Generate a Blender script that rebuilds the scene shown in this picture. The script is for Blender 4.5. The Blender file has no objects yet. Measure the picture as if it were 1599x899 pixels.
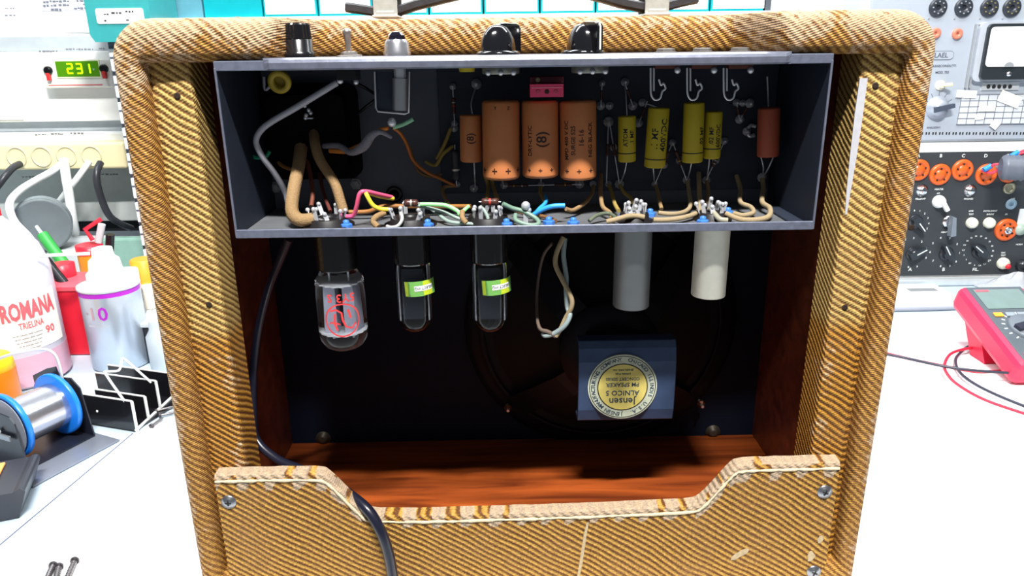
import bpy, math, random
from mathutils import Vector, Matrix
random.seed(7)
S = bpy.context.scene
COL = S.collection
PI = math.pi

# ------------------------------------------------------------------ camera
F = 1155.0
CP = Vector((-0.0168, -0.4762, 0.412))
PITCH, YAW, ROLL = 0.3153, 0.0123, -0.0127
FW = Vector((math.sin(YAW)*math.cos(PITCH), math.cos(YAW)*math.cos(PITCH), -math.sin(PITCH)))
_r = FW.cross(Vector((0, 0, 1))).normalized(); _u = _r.cross(FW)
RT = math.cos(ROLL)*_r + math.sin(ROLL)*_u
UP = -math.sin(ROLL)*_r + math.cos(ROLL)*_u
cd = bpy.data.cameras.new('camera'); cam = bpy.data.objects.new('camera', cd); COL.objects.link(cam)
cd.sensor_width = 36; cd.lens = F/1599*36; cd.clip_start = .02; cd.clip_end = 20
M = Matrix((RT, UP, -FW)).transposed().to_4x4(); M.translation = CP
cam.matrix_world = M
S.camera = cam

# ------------------------------------------------------------------ world, lights, exposure
w = bpy.data.worlds.new('world'); S.world = w; w.use_nodes = True
w.node_tree.nodes['Background'].inputs[0].default_value = (.82, .91, 1, 1)
w.node_tree.nodes['Background'].inputs[1].default_value = .15
def area(name, loc, target, sx, sy, power, color=(1, 1, 1)):
    l = bpy.data.lights.new(name, 'AREA'); l.shape = 'RECTANGLE'; l.size = sx; l.size_y = sy
    l.energy = power; l.color = color
    o = bpy.data.objects.new(name, l); COL.objects.link(o); o.location = loc
    o.rotation_euler = (Vector(target)-Vector(loc)).to_track_quat('-Z', 'Y').to_euler()
    return o
area('bench_lamp_light', (.05, -.74, 1.68), (0, .0, .3), .5, .055, 76, (1, .985, .95))
area('shelf_lamp_light', (0, .42, 1.25), (0, .72, 0), 2.2, .18, 26, (.94, .98, 1))
S.view_settings.view_transform = 'Standard'; S.view_settings.look = 'None'
S.view_settings.exposure = 0.0; S.view_settings.gamma = 1; S.view_settings.use_curve_mapping = False

# ------------------------------------------------------------------ pixel helpers
def ray(px, py): return FW + RT*((px-799.5)/F) - UP*((py-449.5)/F)
def at(px, py, Y):
    d = ray(px, py); return CP + d*((Y-CP.y)/d.y)
def onz(px, py, z=0.0):
    d = ray(px, py); return CP + d*((z-CP.z)/d.z)
def pm(px, py, Y): return (at(px+1, py, Y)-at(px, py, Y)).length   # metres per pixel

# ------------------------------------------------------------------ materials
def lin(c): return tuple(((x/255)/12.92 if x/255 <= .04045 else ((x/255+.055)/1.055)**2.4) for x in c)
MATS = {}
def mat(name, rgb, rough=.5, metal=0, trans=0, emit=0, var=.12, vs=60, spec=.5, alpha=1, bump=0, ior=1.45, coat=0):
    if name in MATS: return MATS[name]
    m = bpy.data.materials.new(name); m.use_nodes = True; nt = m.node_tree
    b = nt.nodes['Principled BSDF']; c = lin(rgb)
    tc = nt.nodes.new('ShaderNodeTexCoord'); n = nt.nodes.new('ShaderNodeTexNoise')
    n.inputs['Scale'].default_value = vs; n.inputs['Detail'].default_value = 4
    nt.links.new(tc.outputs['Object'], n.inputs['Vector'])
    mx = nt.nodes.new('ShaderNodeMix'); mx.data_type = 'RGBA'
    mx.inputs[6].default_value = (*[x*(1-var) for x in c], 1); mx.inputs[7].default_value = (*[min(1, x*(1+var)) for x in c], 1)
    nt.links.new(n.outputs['Fac'], mx.inputs[0]); nt.links.new(mx.outputs[2], b.inputs['Base Color'])
    b.inputs['Roughness'].default_value = rough; b.inputs['Metallic'].default_value = metal
    b.inputs['Transmission Weight'].default_value = trans; b.inputs['IOR'].default_value = ior
    b.inputs['Specular IOR Level'].default_value = spec; b.inputs['Alpha'].default_value = alpha
    b.inputs['Coat Weight'].default_value = coat
    if emit:
        b.inputs['Emission Color'].default_value = (*c, 1); b.inputs['Emission Strength'].default_value = emit
    if bump:
        bp = nt.nodes.new('ShaderNodeBump'); bp.inputs['Strength'].default_value = bump; bp.inputs['Distance'].default_value = .001
        nt.links.new(n.outputs['Fac'], bp.inputs['Height']); nt.links.new(bp.outputs[0], b.inputs['Normal'])
    MATS[name] = m; return m

def tweed(name, gold, gold2, brown, period=.0043, ang=29, fade=None, wearamt=1.0, tw=.2, fnz=1.4, spk=.8, wc_=(200, 178, 146)):
    m = bpy.data.materials.new(name); m.use_nodes = True; nt = m.node_tree; N = nt.nodes; L = nt.links
    b = N['Principled BSDF']; b.inputs['Roughness'].default_value = .75; b.inputs['Specular IOR Level'].default_value = .25
    tc = N.new('ShaderNodeTexCoord')
    nz = N.new('ShaderNodeTexNoise'); nz.inputs['Scale'].default_value = 14; nz.inputs['Detail'].default_value = 2
    L.new(tc.outputs['Object'], nz.inputs['Vector'])
    fa = N.new('ShaderNodeAttribute'); fa.attribute_name = 'fab'; sp = N.new('ShaderNodeSeparateXYZ'); L.new(fa.outputs['Vector'], sp.inputs[0])
    def ma(op, a, bb=None, cc=None):
        x = N.new('ShaderNodeMath'); x.operation = op
        for i, v in enumerate((a, bb, cc)):
            if v is None: continue
            if isinstance(v, (int, float)): x.inputs[i].default_value = v
            else: L.new(v, x.inputs[i])
        return x.outputs[0]
    a = sp.outputs[0]
    sA, cA = math.sin(math.radians(ang)), math.cos(math.radians(ang))
    v = ma('ADD', ma('MULTIPLY', sp.outputs[2], cA), ma('MULTIPLY', a, sA))
    v = ma('ADD', v, ma('MULTIPLY', nz.outputs['Fac'], .010))
    u = ma('SUBTRACT', ma('MULTIPLY', sp.outputs[2], sA*1.6), ma('MULTIPLY', a, cA*.5))
    fn = N.new('ShaderNodeTexNoise'); fn.inputs['Scale'].default_value = 700; fn.inputs['Detail'].default_value = 2
    L.new(tc.outputs['Object'], fn.inputs['Vector'])
    s = ma('SINE', ma('MULTIPLY', v, 2*PI/period))
    t = ma('SINE', ma('MULTIPLY', u, 2*PI/.0017))
    s2 = ma('ADD', s, ma('ADD', ma('MULTIPLY', t, tw), ma('MULTIPLY', ma('SUBTRACT', fn.outputs['Fac'], .5), fnz)))
    sr = ma('ADD', ma('MULTIPLY', s2, .5), .5)
    cr = N.new('ShaderNodeValToRGB'); L.new(sr, cr.inputs[0])
    e = cr.color_ramp.elements; e[0].position = .12; e[0].color = (*lin(brown), 1); e[1].position = .50; e[1].color = (*lin(gold), 1)
    e2 = e.new(.95); e2.color = (*lin(gold2), 1)
    col = cr.outputs[0]
    def mix(f, c1, c2, c2v=None):
        x = N.new('ShaderNodeMix'); x.data_type = 'RGBA'; L.new(f, x.inputs[0]); L.new(c1, x.inputs[6])
        if c2v: x.inputs[7].default_value = (*c2v, 1)
        else: L.new(c2, x.inputs[7])
        return x.outputs[2]
    if fade:   # cloth bleached above this height
        fz = ma('MULTIPLY_ADD', ma('ADD', sp.outputs[2], ma('MULTIPLY', nz.outputs['Fac'], .01)), 90, -90*(fade+.005))
        cl = N.new('ShaderNodeClamp'); L.new(fz, cl.inputs[0])
        cr2 = N.new('ShaderNodeValToRGB'); L.new(sr, cr2.inputs[0]); q = cr2.color_ramp.elements
        q[0].position = .12; q[0].color = (*lin((112, 78, 42)), 1); q[1].position = .55; q[1].color = (*lin((190, 160, 94)), 1)
        col = mix(cl.outputs[0], col, cr2.outputs[0])
    big = N.new('ShaderNodeTexNoise'); big.inputs['Scale'].default_value = 26; big.inputs['Detail'].default_value = 5; big.inputs['Roughness'].default_value = .65
    L.new(tc.outputs['Object'], big.inputs['Vector'])
    # grubby patches
    g = ma('MULTIPLY', ma('SUBTRACT', big.outputs['Fac'], .45), 1.6)
    gc = N.new('ShaderNodeClamp'); L.new(g, gc.inputs[0]); col = mix(ma('MULTIPLY', gc.outputs[0], .9), col, None, lin((150, 110, 72)))
    md = N.new('ShaderNodeTexNoise'); md.inputs['Scale'].default_value = 150; md.inputs['Detail'].default_value = 3; L.new(tc.outputs['Object'], md.inputs['Vector'])
    at_ = N.new('ShaderNodeAttribute'); at_.attribute_name = 'wear'
    wv = ma('MULTIPLY', at_.outputs['Fac'], wearamt)
    wn = ma('MULTIPLY_ADD', ma('ADD', ma('MULTIPLY', big.outputs['Fac'], .8), ma('ADD', ma('MULTIPLY', sr, .22), ma('MULTIPLY', ma('SUBTRACT', md.outputs['Fac'], .5), spk))), 5, ma('MULTIPLY_ADD', wv, 3.4, -4.9))
    wc = N.new('ShaderNodeClamp'); L.new(wn, wc.inputs[0])
    col = mix(ma('MULTIPLY', wc.outputs[0], .85), col, None, lin(wc_))
    fr = ma('MULTIPLY_ADD', ma('SUBTRACT', fn.outputs['Fac'], .5), 1.1, 1.0)
    hs = N.new('ShaderNodeHueSaturation'); L.new(col, hs.inputs['Color']); L.new(fr, hs.inputs['Value'])
    L.new(hs.outputs[0], b.inputs['Base Color'])
    bp = N.new('ShaderNodeBump'); bp.inputs['Strength'].default_value = .6; bp.inputs['Distance'].default_value = .0006
    L.new(s2, bp.inputs['Height']); L.new(bp.outputs[0], b.inputs['Normal'])
    MATS[name] = m; return m

def wood(name, c1, c2, rough=.35):
    m = bpy.data.materials.new(name); m.use_nodes = True; nt = m.node_tree; N = nt.nodes; L = nt.links
    b = N['Principled BSDF']; b.inputs['Roughness'].default_value = rough
    tc = N.new('ShaderNodeTexCoord'); mp = N.new('ShaderNodeMapping'); mp.inputs['Scale'].default_value = (1, 12, 12)
    n = N.new('ShaderNodeTexNoise'); n.inputs['Scale'].default_value = 7; n.inputs['Detail'].default_value = 6; n.inputs['Distortion'].default_value = .6
    L.new(tc.outputs['Object'], mp.inputs[0]); L.new(mp.outputs[0], n.inputs['Vector'])
    cr = N.new('ShaderNodeValToRGB'); e = cr.color_ramp.elements
    e[0].position = .3; e[0].color = (*lin(c1), 1); e[1].position = .7; e[1].color = (*lin(c2), 1)
    L.new(n.outputs['Fac'], cr.inputs[0]); L.new(cr.outputs[0], b.inputs['Base Color'])
    MATS[name] = m; return m

TW = tweed('tweed_frame', (160, 108, 36), (184, 142, 74), (108, 72, 40), ang=42, wearamt=1.25, tw=.55, fnz=2.2, spk=1.1, wc_=(186, 158, 128))
TWP = tweed('tweed_panel', (168, 121, 42), (186, 146, 74), (96, 58, 32), ang=33, fade=None, wc_=(176, 156, 134))
TWC = tweed('tweed_cleat', (168, 112, 32), (186, 136, 54), (86, 54, 26), ang=33, fade=.215)
WOOD = wood('stained_wood', (92, 38, 16), (176, 84, 34))
BLK = mat('black_paint', (18, 28, 46), .6, spec=.2)
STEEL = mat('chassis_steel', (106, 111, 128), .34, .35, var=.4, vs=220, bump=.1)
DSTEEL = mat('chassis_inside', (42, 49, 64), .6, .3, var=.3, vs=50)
CHROME = mat('chrome', (225, 225, 230), .15, 1, var=.05)
SOLDER = mat('solder', (218, 220, 226), .3, .55, var=.1)
BPL = mat('black_plastic', (18, 18, 22), .22, var=.05)
BRUB = mat('black_rubber', (28, 29, 36), .38)
BOARD = mat('fibre_board', (32, 40, 56), .6, var=.3)
BROWNCAP = mat('brown_capacitor', (202, 124, 74), .4, var=.1, vs=90, coat=.2)
YELCAP = mat('yellow_capacitor', (204, 182, 44), .45, var=.1, vs=90)
INK = mat('dark_ink', (58, 30, 22), .6)
INKB = mat('black_ink', (30, 30, 30), .6)
GLASS = mat('clear_glass', (235, 240, 245), .03, trans=1, ior=1.33, var=0)
WHITE = mat('white_plastic', (240, 242, 242), .4, var=.02)
CREAM = mat('cream_plastic', (238, 226, 180), .4, var=.03)
LGREY = mat('light_grey', (200, 205, 208), .5, var=.04)
GREY = mat('mid_grey', (138, 142, 146), .5, var=.06)

# ------------------------------------------------------------------ mesh builder
class MB:
    def __init__(s): s.v = []; s.f = []; s.mi = []; s.sm = []; s.mats = []; s.M = Matrix.Identity(4)
    def idx(s, m):
        if m not in s.mats: s.mats.append(m)
        return s.mats.index(m)
    def add(s, vs, fs, m, smooth=False):
        o = len(s.v); s.v += [tuple(s.M @ Vector(p)) for p in vs]
        k = s.idx(m)
        for f in fs: s.f.append([i+o for i in f]); s.mi.append(k); s.sm.append(smooth)
        return s
    def box(s, lo, hi, m, M=None):
        x0, y0, z0 = lo; x1, y1, z1 = hi
        vs = [(x0,y0,z0),(x1,y0,z0),(x1,y1,z0),(x0,y1,z0),(x0,y0,z1),(x1,y0,z1),(x1,y1,z1),(x0,y1,z1)]
        if M is not None: vs = [M @ Vector(p) for p in vs]
        return s.add(vs, [(0,3,2,1),(4,5,6,7),(0,1,5,4),(1,2,6,5),(2,3,7,6),(3,0,4,7)], m)
    def lathe(s, prof, m, M=Matrix.Identity(4), seg=24, smooth=True, ribs=0, flute=0):
        vs = []; fs = []; n = len(prof)
        for r, h in prof:
            for k in range(seg):
                a = 2*PI*k/seg; rr = r*(1-flute*(k % 2)) if flute else r
                vs.append(M @ Vector((rr*math.cos(a), rr*math.sin(a), h)))
        for i in range(n-1):
            for k in range(seg):
                k2 = (k+1) % seg; fs.append((i*seg+k, i*seg+k2, (i+1)*seg+k2, (i+1)*seg+k))
        s.add(vs, fs, m, smooth)
        if prof[0][0] > 1e-5: s.add(vs[:seg], [tuple(range(seg))[::-1]], m)
        if prof[-1][0] > 1e-5: s.add(vs[-seg:], [tuple(range(seg))], m)
        return s
    def cyl(s, p0, p1, r0, m, r1=None, seg=16, smooth=True):
        p0 = Vector(p0); p1 = Vector(p1); d = p1-p0; r1 = r0 if r1 is None else r1
        Mx = Matrix.Translation(p0) @ d.to_track_quat('Z', 'Y').to_matrix().to_4x4()
        return s.lathe([(r0, 0), (r1, d.length)], m, Mx, seg, smooth)
    def ball(s, c, r, m, seg=12, sz=1):
        n = seg//2
        return s.lathe([(max(1e-6, r*math.sin(PI*i/n)), -r*sz*math.cos(PI*i/n)) for i in range(n+1)], m, Matrix.Translation(Vector(c)), seg)
    def tube(s, pts, r, m, seg=8, smoothpath=True, sub=6):
        pts = [Vector(p) for p in pts]; rs = r if isinstance(r, list) else [r]*len(pts)
        if smoothpath and len(pts) > 2:
            P = []; R2 = []
            for i in range(len(pts)-1):
                a = pts[max(0, i-1)]; b = pts[i]; c = pts[i+1]; d = pts[min(len(pts)-1, i+2)]
                for k in range(sub):
                    t = k/sub
                    P.append(.5*((2*b)+(c-a)*t+(2*a-5*b+4*c-d)*t*t+(3*b-3*c+d-a)*t**3)); R2.append(rs[i]*(1-t)+rs[i+1]*t)
            P.append(pts[-1]); R2.append(rs[-1]); pts, rs = P, R2
        vs = []; fs = []; up = None
        for i, p in enumerate(pts):
            t = (pts[min(i+1, len(pts)-1)]-pts[max(i-1, 0)]).normalized()
            if up is None:
                up = Vector((0, 0, 1)) if abs(t.z) < .9 else Vector((1, 0, 0))
            sd = t.cross(up)
            if sd.length < 1e-4: sd = t.cross(Vector((0, 1, 0)))
            sd.normalize(); up = sd.cross(t).normalized()
            for k in range(seg):
                a = 2*PI*k/seg; vs.append(p+(sd*math.cos(a)+up*math.sin(a))*rs[i])
        n = len(pts)
        for i in range(n-1):
            for k in range(seg):
                k2 = (k+1) % seg; fs.append((i*seg+k, i*seg+k2, (i+1)*seg+k2, (i+1)*seg+k))
        s.add(vs, fs, m, True)
        s.add(vs[:seg], [tuple(range(seg))[::-1]], m); s.add(vs[-seg:], [tuple(range(seg))], m)
        return s
    def prism(s, poly, y0, y1, m, M=Matrix.Identity(4), side=None):
        # poly in local XZ, extruded along Y
        n = len(poly); a = [M @ Vector((x, y0, z)) for x, z in poly]; b = [M @ Vector((x, y1, z)) for x, z in poly]
        s.add(a+b, [tuple(range(n)), tuple(range(n, 2*n))[::-1]], m)
        s.add(a+b, [(i, i+n, (i+1) % n+n, (i+1) % n) for i in range(n)], side or m)
        return s
    def text(s, txt, size, M, m, depth=.00015, warp=None, align='CENTER', bold=.012):
        # lettering in local XZ plane facing -Y (reads from -Y side)
        cu = bpy.data.curves.new('t', 'FONT'); cu.body = txt; cu.size = size; cu.extrude = depth; cu.align_x = align; cu.align_y = 'CENTER'; cu.resolution_u = 2; cu.offset = size*bold
        ob = bpy.data.objects.new('t', cu); COL.objects.link(ob)
        dg = bpy.context.evaluated_depsgraph_get(); dg.update()
        me = bpy.data.meshes.new_from_object(ob.evaluated_get(dg))
        vs = [Vector((p.co.x, -p.co.z, p.co.y)) for p in me.vertices]
        if warp: vs = [warp(p) for p in vs]
        s.add([M @ p for p in vs], [tuple(p.vertices) for p in me.polygons], m)
        bpy.data.meshes.remove(me); bpy.data.objects.remove(ob); bpy.data.curves.remove(cu)
        return s
    def build(s, name, parent=None, loc=(0, 0, 0), rot=(0, 0, 0), bevel=0, bseg=2, label=None, wear=None, kind=None, fab=None):
        me = bpy.data.meshes.new(name); me.from_pydata(s.v, [], s.f)
        for m in s.mats: me.materials.append(m)
        me.polygons.foreach_set('material_index', s.mi); me.polygons.foreach_set('use_smooth', s.sm)
        if wear:
            at_ = me.attributes.new('wear', 'FLOAT', 'POINT'); at_.data.foreach_set('value', [wear(*p) for p in s.v])
        if fab:
            at_ = me.attributes.new('fab', 'FLOAT_VECTOR', 'POINT'); fl = []
            for i, p in enumerate(s.v): q = fab(i, *p); fl += [q[0], 0.0, q[1]]
            at_.data.foreach_set('vector', fl)
        me.update()
        o = bpy.data.objects.new(name, me); COL.objects.link(o); o.parent = parent; o.location = loc; o.rotation_euler = rot
        if bevel:
            b = o.modifiers.new('bevel', 'BEVEL'); b.width = bevel; b.segments = bseg; b.limit_method = 'ANGLE'; b.angle_limit = .7
        if label: o['label'] = label
        if kind: o['kind'] = kind
        return o
def thing(name, label, cat, loc=(0, 0, 0), rz=0, group=None):
    o = bpy.data.objects.new(name, None); COL.objects.link(o); o.location = loc; o.rotation_euler = (0, 0, rz)
    o.empty_display_size = .02
    o['label'] = label; o['category'] = cat
    if group: o['group'] = group
    return o
def tag(o, label, cat, group=None):
    o['label'] = label; o['category'] = cat
    if group: o['group'] = group
    return o
def dup(o, parent, loc, rot=None, label=None):
    c = o.copy(); COL.objects.link(c); c.parent = parent; c.location = loc
    if rot is not None: c.rotation_euler = rot
    if label: c['label'] = label
    for ch in list(o.children): dup(ch, c, ch.location)
    return c
T = Matrix.Translation
def RX(a): return Matrix.Rotation(a, 4, 'X')
def RY(a): return Matrix.Rotation(a, 4, 'Y')
def RZ(a): return Matrix.Rotation(a, 4, 'Z')
def rrect(w, h, r, n=5, cx=0, cz=0):
    P = []
    for (sx, sz, a0) in ((1, -1, -PI/2), (1, 1, 0), (-1, 1, PI/2), (-1, -1, PI)):
        for k in range(n+1):
            a = a0+PI/2*k/n; P.append((cx+sx*(w/2-r)+r*math.cos(a), cz+sz*(h/2-r)+r*math.sin(a)))
    return P
def wrap(R):   # wraps flat lettering on a cylinder of radius R, axis Z, front facing -Y
    def g(p):
        a = p.x/R; rr = R+.0001-p.y
        return Vector((rr*math.sin(a), -rr*math.cos(a), p.z))
    return g

# ================================================================== SETTING
b = MB(); b.box((-2.2, 1.02, -.3), (2.2, 1.06, 1.5), WHITE); o = b.build('wall_back'); o['kind'] = 'structure'
bench = thing('workbench', 'white topped workbench carrying the amplifier and all the tools', 'workbench', (0, .4, -.03))
bt = mat('bench_top', (186, 203, 216), .35, var=.03)
b = MB(); b.box((-1.5, -.5, 0), (1.5, .62, .03), bt); b.build('bench_top', bench, bevel=.002)
b = MB(); b.box((-1.45, .5, -.7), (1.45, .58, 0), GREY); b.build('apron', bench)
for sx in (-1.4, 1.4):
    for sy in (-.4, .5):
        b = MB(); b.box((sx-.03, sy-.03, -.72), (sx+.03, sy+.03, 0), GREY); b.build('leg', bench)
b = MB(); b.box((-2.2, -3, -.77), (2.2, 1.06, -.75), LGREY); o = b.build('floor'); o['kind'] = 'structure'
# white paper sheet under the amp
pB = onz(207, 678); q_ = onz(0, 852); pA = q_+(q_-pB)*((q_.y+.05)/(pB.y-q_.y))
b = MB(); poly = [(pA.x, pA.y), (.75, -.05), (.75, .585), (-.20, .585), (pB.x, pB.y)]
vs = [(x, y, 0.0001) for x, y in poly]+[(x, y, .0010) for x, y in poly]; n = 5
b.add(vs, [tuple(range(5))[::-1], tuple(range(5, 10))], mat('white_paper', (248, 249, 250), .6, var=.01))
b.add(vs, [(i, (i+1) % 5, (i+1) % 5+5, i+5) for i in range(5)], GREY)
sheet = tag(b.build('paper_sheet'), 'large white protective sheet on the bench under the amplifier', 'sheet')
dv = (pB-pA).normalized(); nv = Vector((dv.y, -dv.x, 0))*.0012
b = MB(); vs = [tuple(p+Vector((0, 0, z))) for z in (.0011, .0016) for p in (pA, pA+nv, pB+nv, pB)]
b.add(vs, [(4, 5, 6, 7), (0, 3, 2, 1), (0, 1, 5, 4), (1, 2, 6, 5), (2, 3, 7, 6), (3, 0, 4, 7)], mat('sheet_edge', (92, 98, 122), .6)); b.build('dark_edge', sheet, label='dark edge line of the sheet')

# ================================================================== AMPLIFIER
amp = thing('guitar_amplifier', 'worn tweed covered valve guitar amplifier with open back and exposed chassis', 'amplifier')
# ---- cabinet shell: bull-nosed board swept round a rounded rectangle
XO, XI, ZT, ZI, ZB, ZBI = .2552, .2380, .4312, .4050, .004, .024
XIR = .2405
RO = .024; RB = .007
def shell():
    outer = []; inner = []
    def seg(a, b_, c, d, n):
        for k in range(n):
            t = k/n; outer.append((a[0]+(b_[0]-a[0])*t, a[1]+(b_[1]-a[1])*t)); inner.append((c[0]+(d[0]-c[0])*t, c[1]+(d[1]-c[1])*t))
    def corner(cx, cz, a0, ix, iz, n=8):
        RO = .024 if cz > .2 else RB
        for k in range(n):
            a = a0-PI/2*k/n; outer.append((cx+RO*math.cos(a), cz+RO*math.sin(a)))
            r = .003; sx = math.copysign(1, ix); sz = 1 if iz > .2 else -1
            inner.append((ix-sx*r+r*math.cos(a), iz-sz*r+r*math.sin(a)))
    seg((-XO, ZB+RB), (-XO, ZT-RO), (-XI, ZBI+.003), (-XI, ZI-.003), 60)
    corner(-XO+RO, ZT-RO, PI, -XI, ZI)
    seg((-XO+RO, ZT), (XO-RO, ZT), (-XI+.003, ZI), (XIR-.003, ZI), 150)
    corner(XO-RO, ZT-RO, PI/2, XIR, ZI)
    seg((XO, ZT-RO), (XO, ZB+RB), (XIR, ZI-.003), (XIR, ZBI+.003), 60)
    corner(XO-RB, ZB+RB, 0, XIR, ZBI)
    seg((XO-RB, ZB), (-XO+RB, ZB), (XIR-.003, ZBI), (-XI+.003, ZBI), 20)
    corner(-XO+RB, ZB+RB, -PI/2, -XI, ZBI)
    b = MB(); NP = len(outer)
    def yo(x, z):
        if z < .38: return 0
        l = (x+.158)/.022; r = (.160-x)/.022
        t = max(0, min(1, l, r)); t = t*t*(3-2*t)
        return .058*t
    prof = [(0, .235), (0, .20), (0, .15), (0, .10), (0, .07)]
    NA = 12
    vs = []; rows = []; fab = []
    for (ox, oz), (ix, iz) in zip(outer, inner):
        th = math.hypot(ox-ix, oz-iz); y0 = yo(ox, oz); R = min(.0115, th*.5)
        row = [(0, y, 0) for _, y in prof] + [(0, R+y0+.004, 0)]
        pts = [(0, y) for _, y in prof]+[(0, R+y0+.003)]
        for k in range(NA+1):
            a = PI*k/NA
            s_ = (1-math.copysign(abs(math.cos(a))**.8, math.cos(a)))/2
            pts.append((s_, y0+R*(1-abs(math.sin(a))**.75)))
        pts += [(1, R+y0+.003), (1, .09), (1, .235)]
        base = len(vs)
        q = 0; ql = [0]
        for k in range(1, len(pts)): q += math.hypot((pts[k][0]-pts[k-1][0])*th, pts[k][1]-pts[k-1][1]); ql.append(q)
        qm = ql[6+NA//2]; nx, nz_ = (ox-ix)/th, (oz-iz)/th
        for (s_, y), q in zip(pts, ql):
            vs.append((ox+(ix-ox)*s_, y, oz+(iz-oz)*s_)); fab.append(((ox+ix)/2+nx*(qm-q), (oz+iz)/2+nz_*(qm-q)))
        rows.append((base, len(pts)))
    n = rows[0][1]; ft = []; fw = []
    for i in range(NP):
        a = rows[i][0]; c = rows[(i+1) % NP][0]
        for k in range(n-1):
            (fw if k >= n-2-0 and k >= n-2 else ft).append((a+k, c+k, c+k+1, a+k+1))
        ft.append((a+n-1, c+n-1, c, a))
    # wood faces get the last strip; share vertices
    b.v = vs; kt = b.idx(TW); kw = b.idx(WOOD)
    for f in ft: b.f.append(list(f)); b.mi.append(kt); b.sm.append(True)
    for f in fw: b.f.append(list(f)); b.mi.append(kw); b.sm.append(True)
    b.fabl = fab; return b
def cabwear(x, y, z):
    wv = .27
    d = max(0, abs(x)-.2465)/.009 if z < .42 else 0; wv += .55*d*(1-min(1, y/.03)) if y < .03 else .25*d
    if z > .412: wv += .42*min(1, (z-.412)/.012)
    if abs(x) > .2 and z > .385: wv += .34
    if .14 < abs(x) < .19 and z > .39: wv += .40*(1-abs(abs(x)-.165)/.03)
    if x < -.246 and z < .33: wv += .12
    return min(1, wv)
sh = shell(); sh.build('cabinet', amp, wear=cabwear, fab=lambda i, x, y, z: sh.fabl[i])
# ---- cleats (tweed-covered side battens)
xiL = at(303, 150, .012).x; xiR = at(1338, 150, .012).x
for sx, x0, x1 in ((-1, -.2382, xiL), (1, xiR, .2407)):
    b = MB(); nz = 60
    xo, xi = (x0, x1) if sx < 0 else (x1, x0)   # xo at frame side, xi inner
    prof = [(xo, .041), (xo, .0140), (xo-sx*.004, .0120), (xi+sx*.003, .0110), (xi+sx*.0008, .0118), (xi, .0140), (xi, .041)]
    vs = [(x, y, .024+(ZI-.024)*k/nz) for k in range(nz+1) for x, y in prof]; m_ = len(prof)
    fs = [(k*m_+i, k*m_+(i+1) % m_, (k+1)*m_+(i+1) % m_, (k+1)*m_+i) for k in range(nz) for i in range(m_)]
    if sx > 0: fs = [f[::-1] for f in fs]
    b.add(vs, fs, TWC, False)
    b.build('side_batten', amp, wear=lambda x, y, z, xi=xi: (.62 if abs(x-xi) < .0035 and y < .0141 and z < .21 else .12), fab=lambda i, x, y, z, xi=xi, sx=sx: (x-sx*max(0, y-.0120), z))
# rubbed pale line on the right batten
b = MB(); P = [at(1349, 122, .0108), at(1341, 180, .0108), at(1333, 240, .0108), at(1325, 300, .0108), at(1321, 335, .0108)]
wd = [.0024, .0026, .0022, .0013, .0005]
vs = []
for p, q in zip(P, wd): vs += [(p.x-q, .0110, p.z), (p.x+q, .0106, p.z)]
vs += [(x, y+.0008, z) for x, y, z in vs]
b.add(vs, [(2*i, 2*i+1, 2*i+3, 2*i+2) for i in range(4)]+[(0, 2, 12, 10), (1, 11, 13, 3)], mat('bare_white_wear', (178, 178, 184), .8, var=.15, vs=300))
b.build('worn_edge', amp, wear=None, label='white rubbed line down the right batten')
# ---- baffle
b = MB(); b.box((-.2379, .203, .024), (.2404, .215, .4049), BLK); b.build('baffle_board', amp, label='black painted baffle board')
b = MB(); b.box((-.2379, .2155, .024), (.2404, .2185, .4049), mat('grille_cloth', (120, 84, 50), .9, vs=400)); b.build('grille_cloth', amp)
# ---- floor board of cabinet: stained wood strip
b = MB(); b.box((-.2379, .016, .0241), (.2404, .202, .0265), WOOD); b.build('inner_floor', amp, label='reddish stained bare wood floor of the cabinet')
# ---- interior bare-wood side linings
for sx in (-1, 1):
    b = MB(); xs_ = -.2372 if sx < 0 else .2397; b.box((xs_-.0008, .0525, .0265), (xs_+.0008, .2028, .4048), wood('dark_stain' + str(sx), (84, 42, 30), (132, 70, 46))); b.build('inner_side', amp)
# ---- lower back panel with cut-out
X0 = at(334, 740, 0).x; X1 = at(1312, 722, 0).x
top = [(333, 741), (495, 737), (512, 744), (562, 795), (578, 806), (820, 800), (1080, 790), (1098, 784), (1146, 730), (1158, 724), (1312, 720)]
pts = [at(x, y, 0) for x, y in top]; poly = [(p.x, p.z) for p in pts]; poly[0] = (X0, poly[0][1]); poly[-1] = (X1, poly[-1][1])
def smoothpoly(P, it=2):
    for _ in range(it):
        Q = [P[0]]
        for i in range(len(P)-1):
            a, c = P[i], P[i+1]; Q += [(a[0]*.75+c[0]*.25, a[1]*.75+c[1]*.25), (a[0]*.25+c[0]*.75, a[1]*.25+c[1]*.75)]
        Q.append(P[-1]); P = Q
    return P
edge = smoothpoly(poly)
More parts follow.
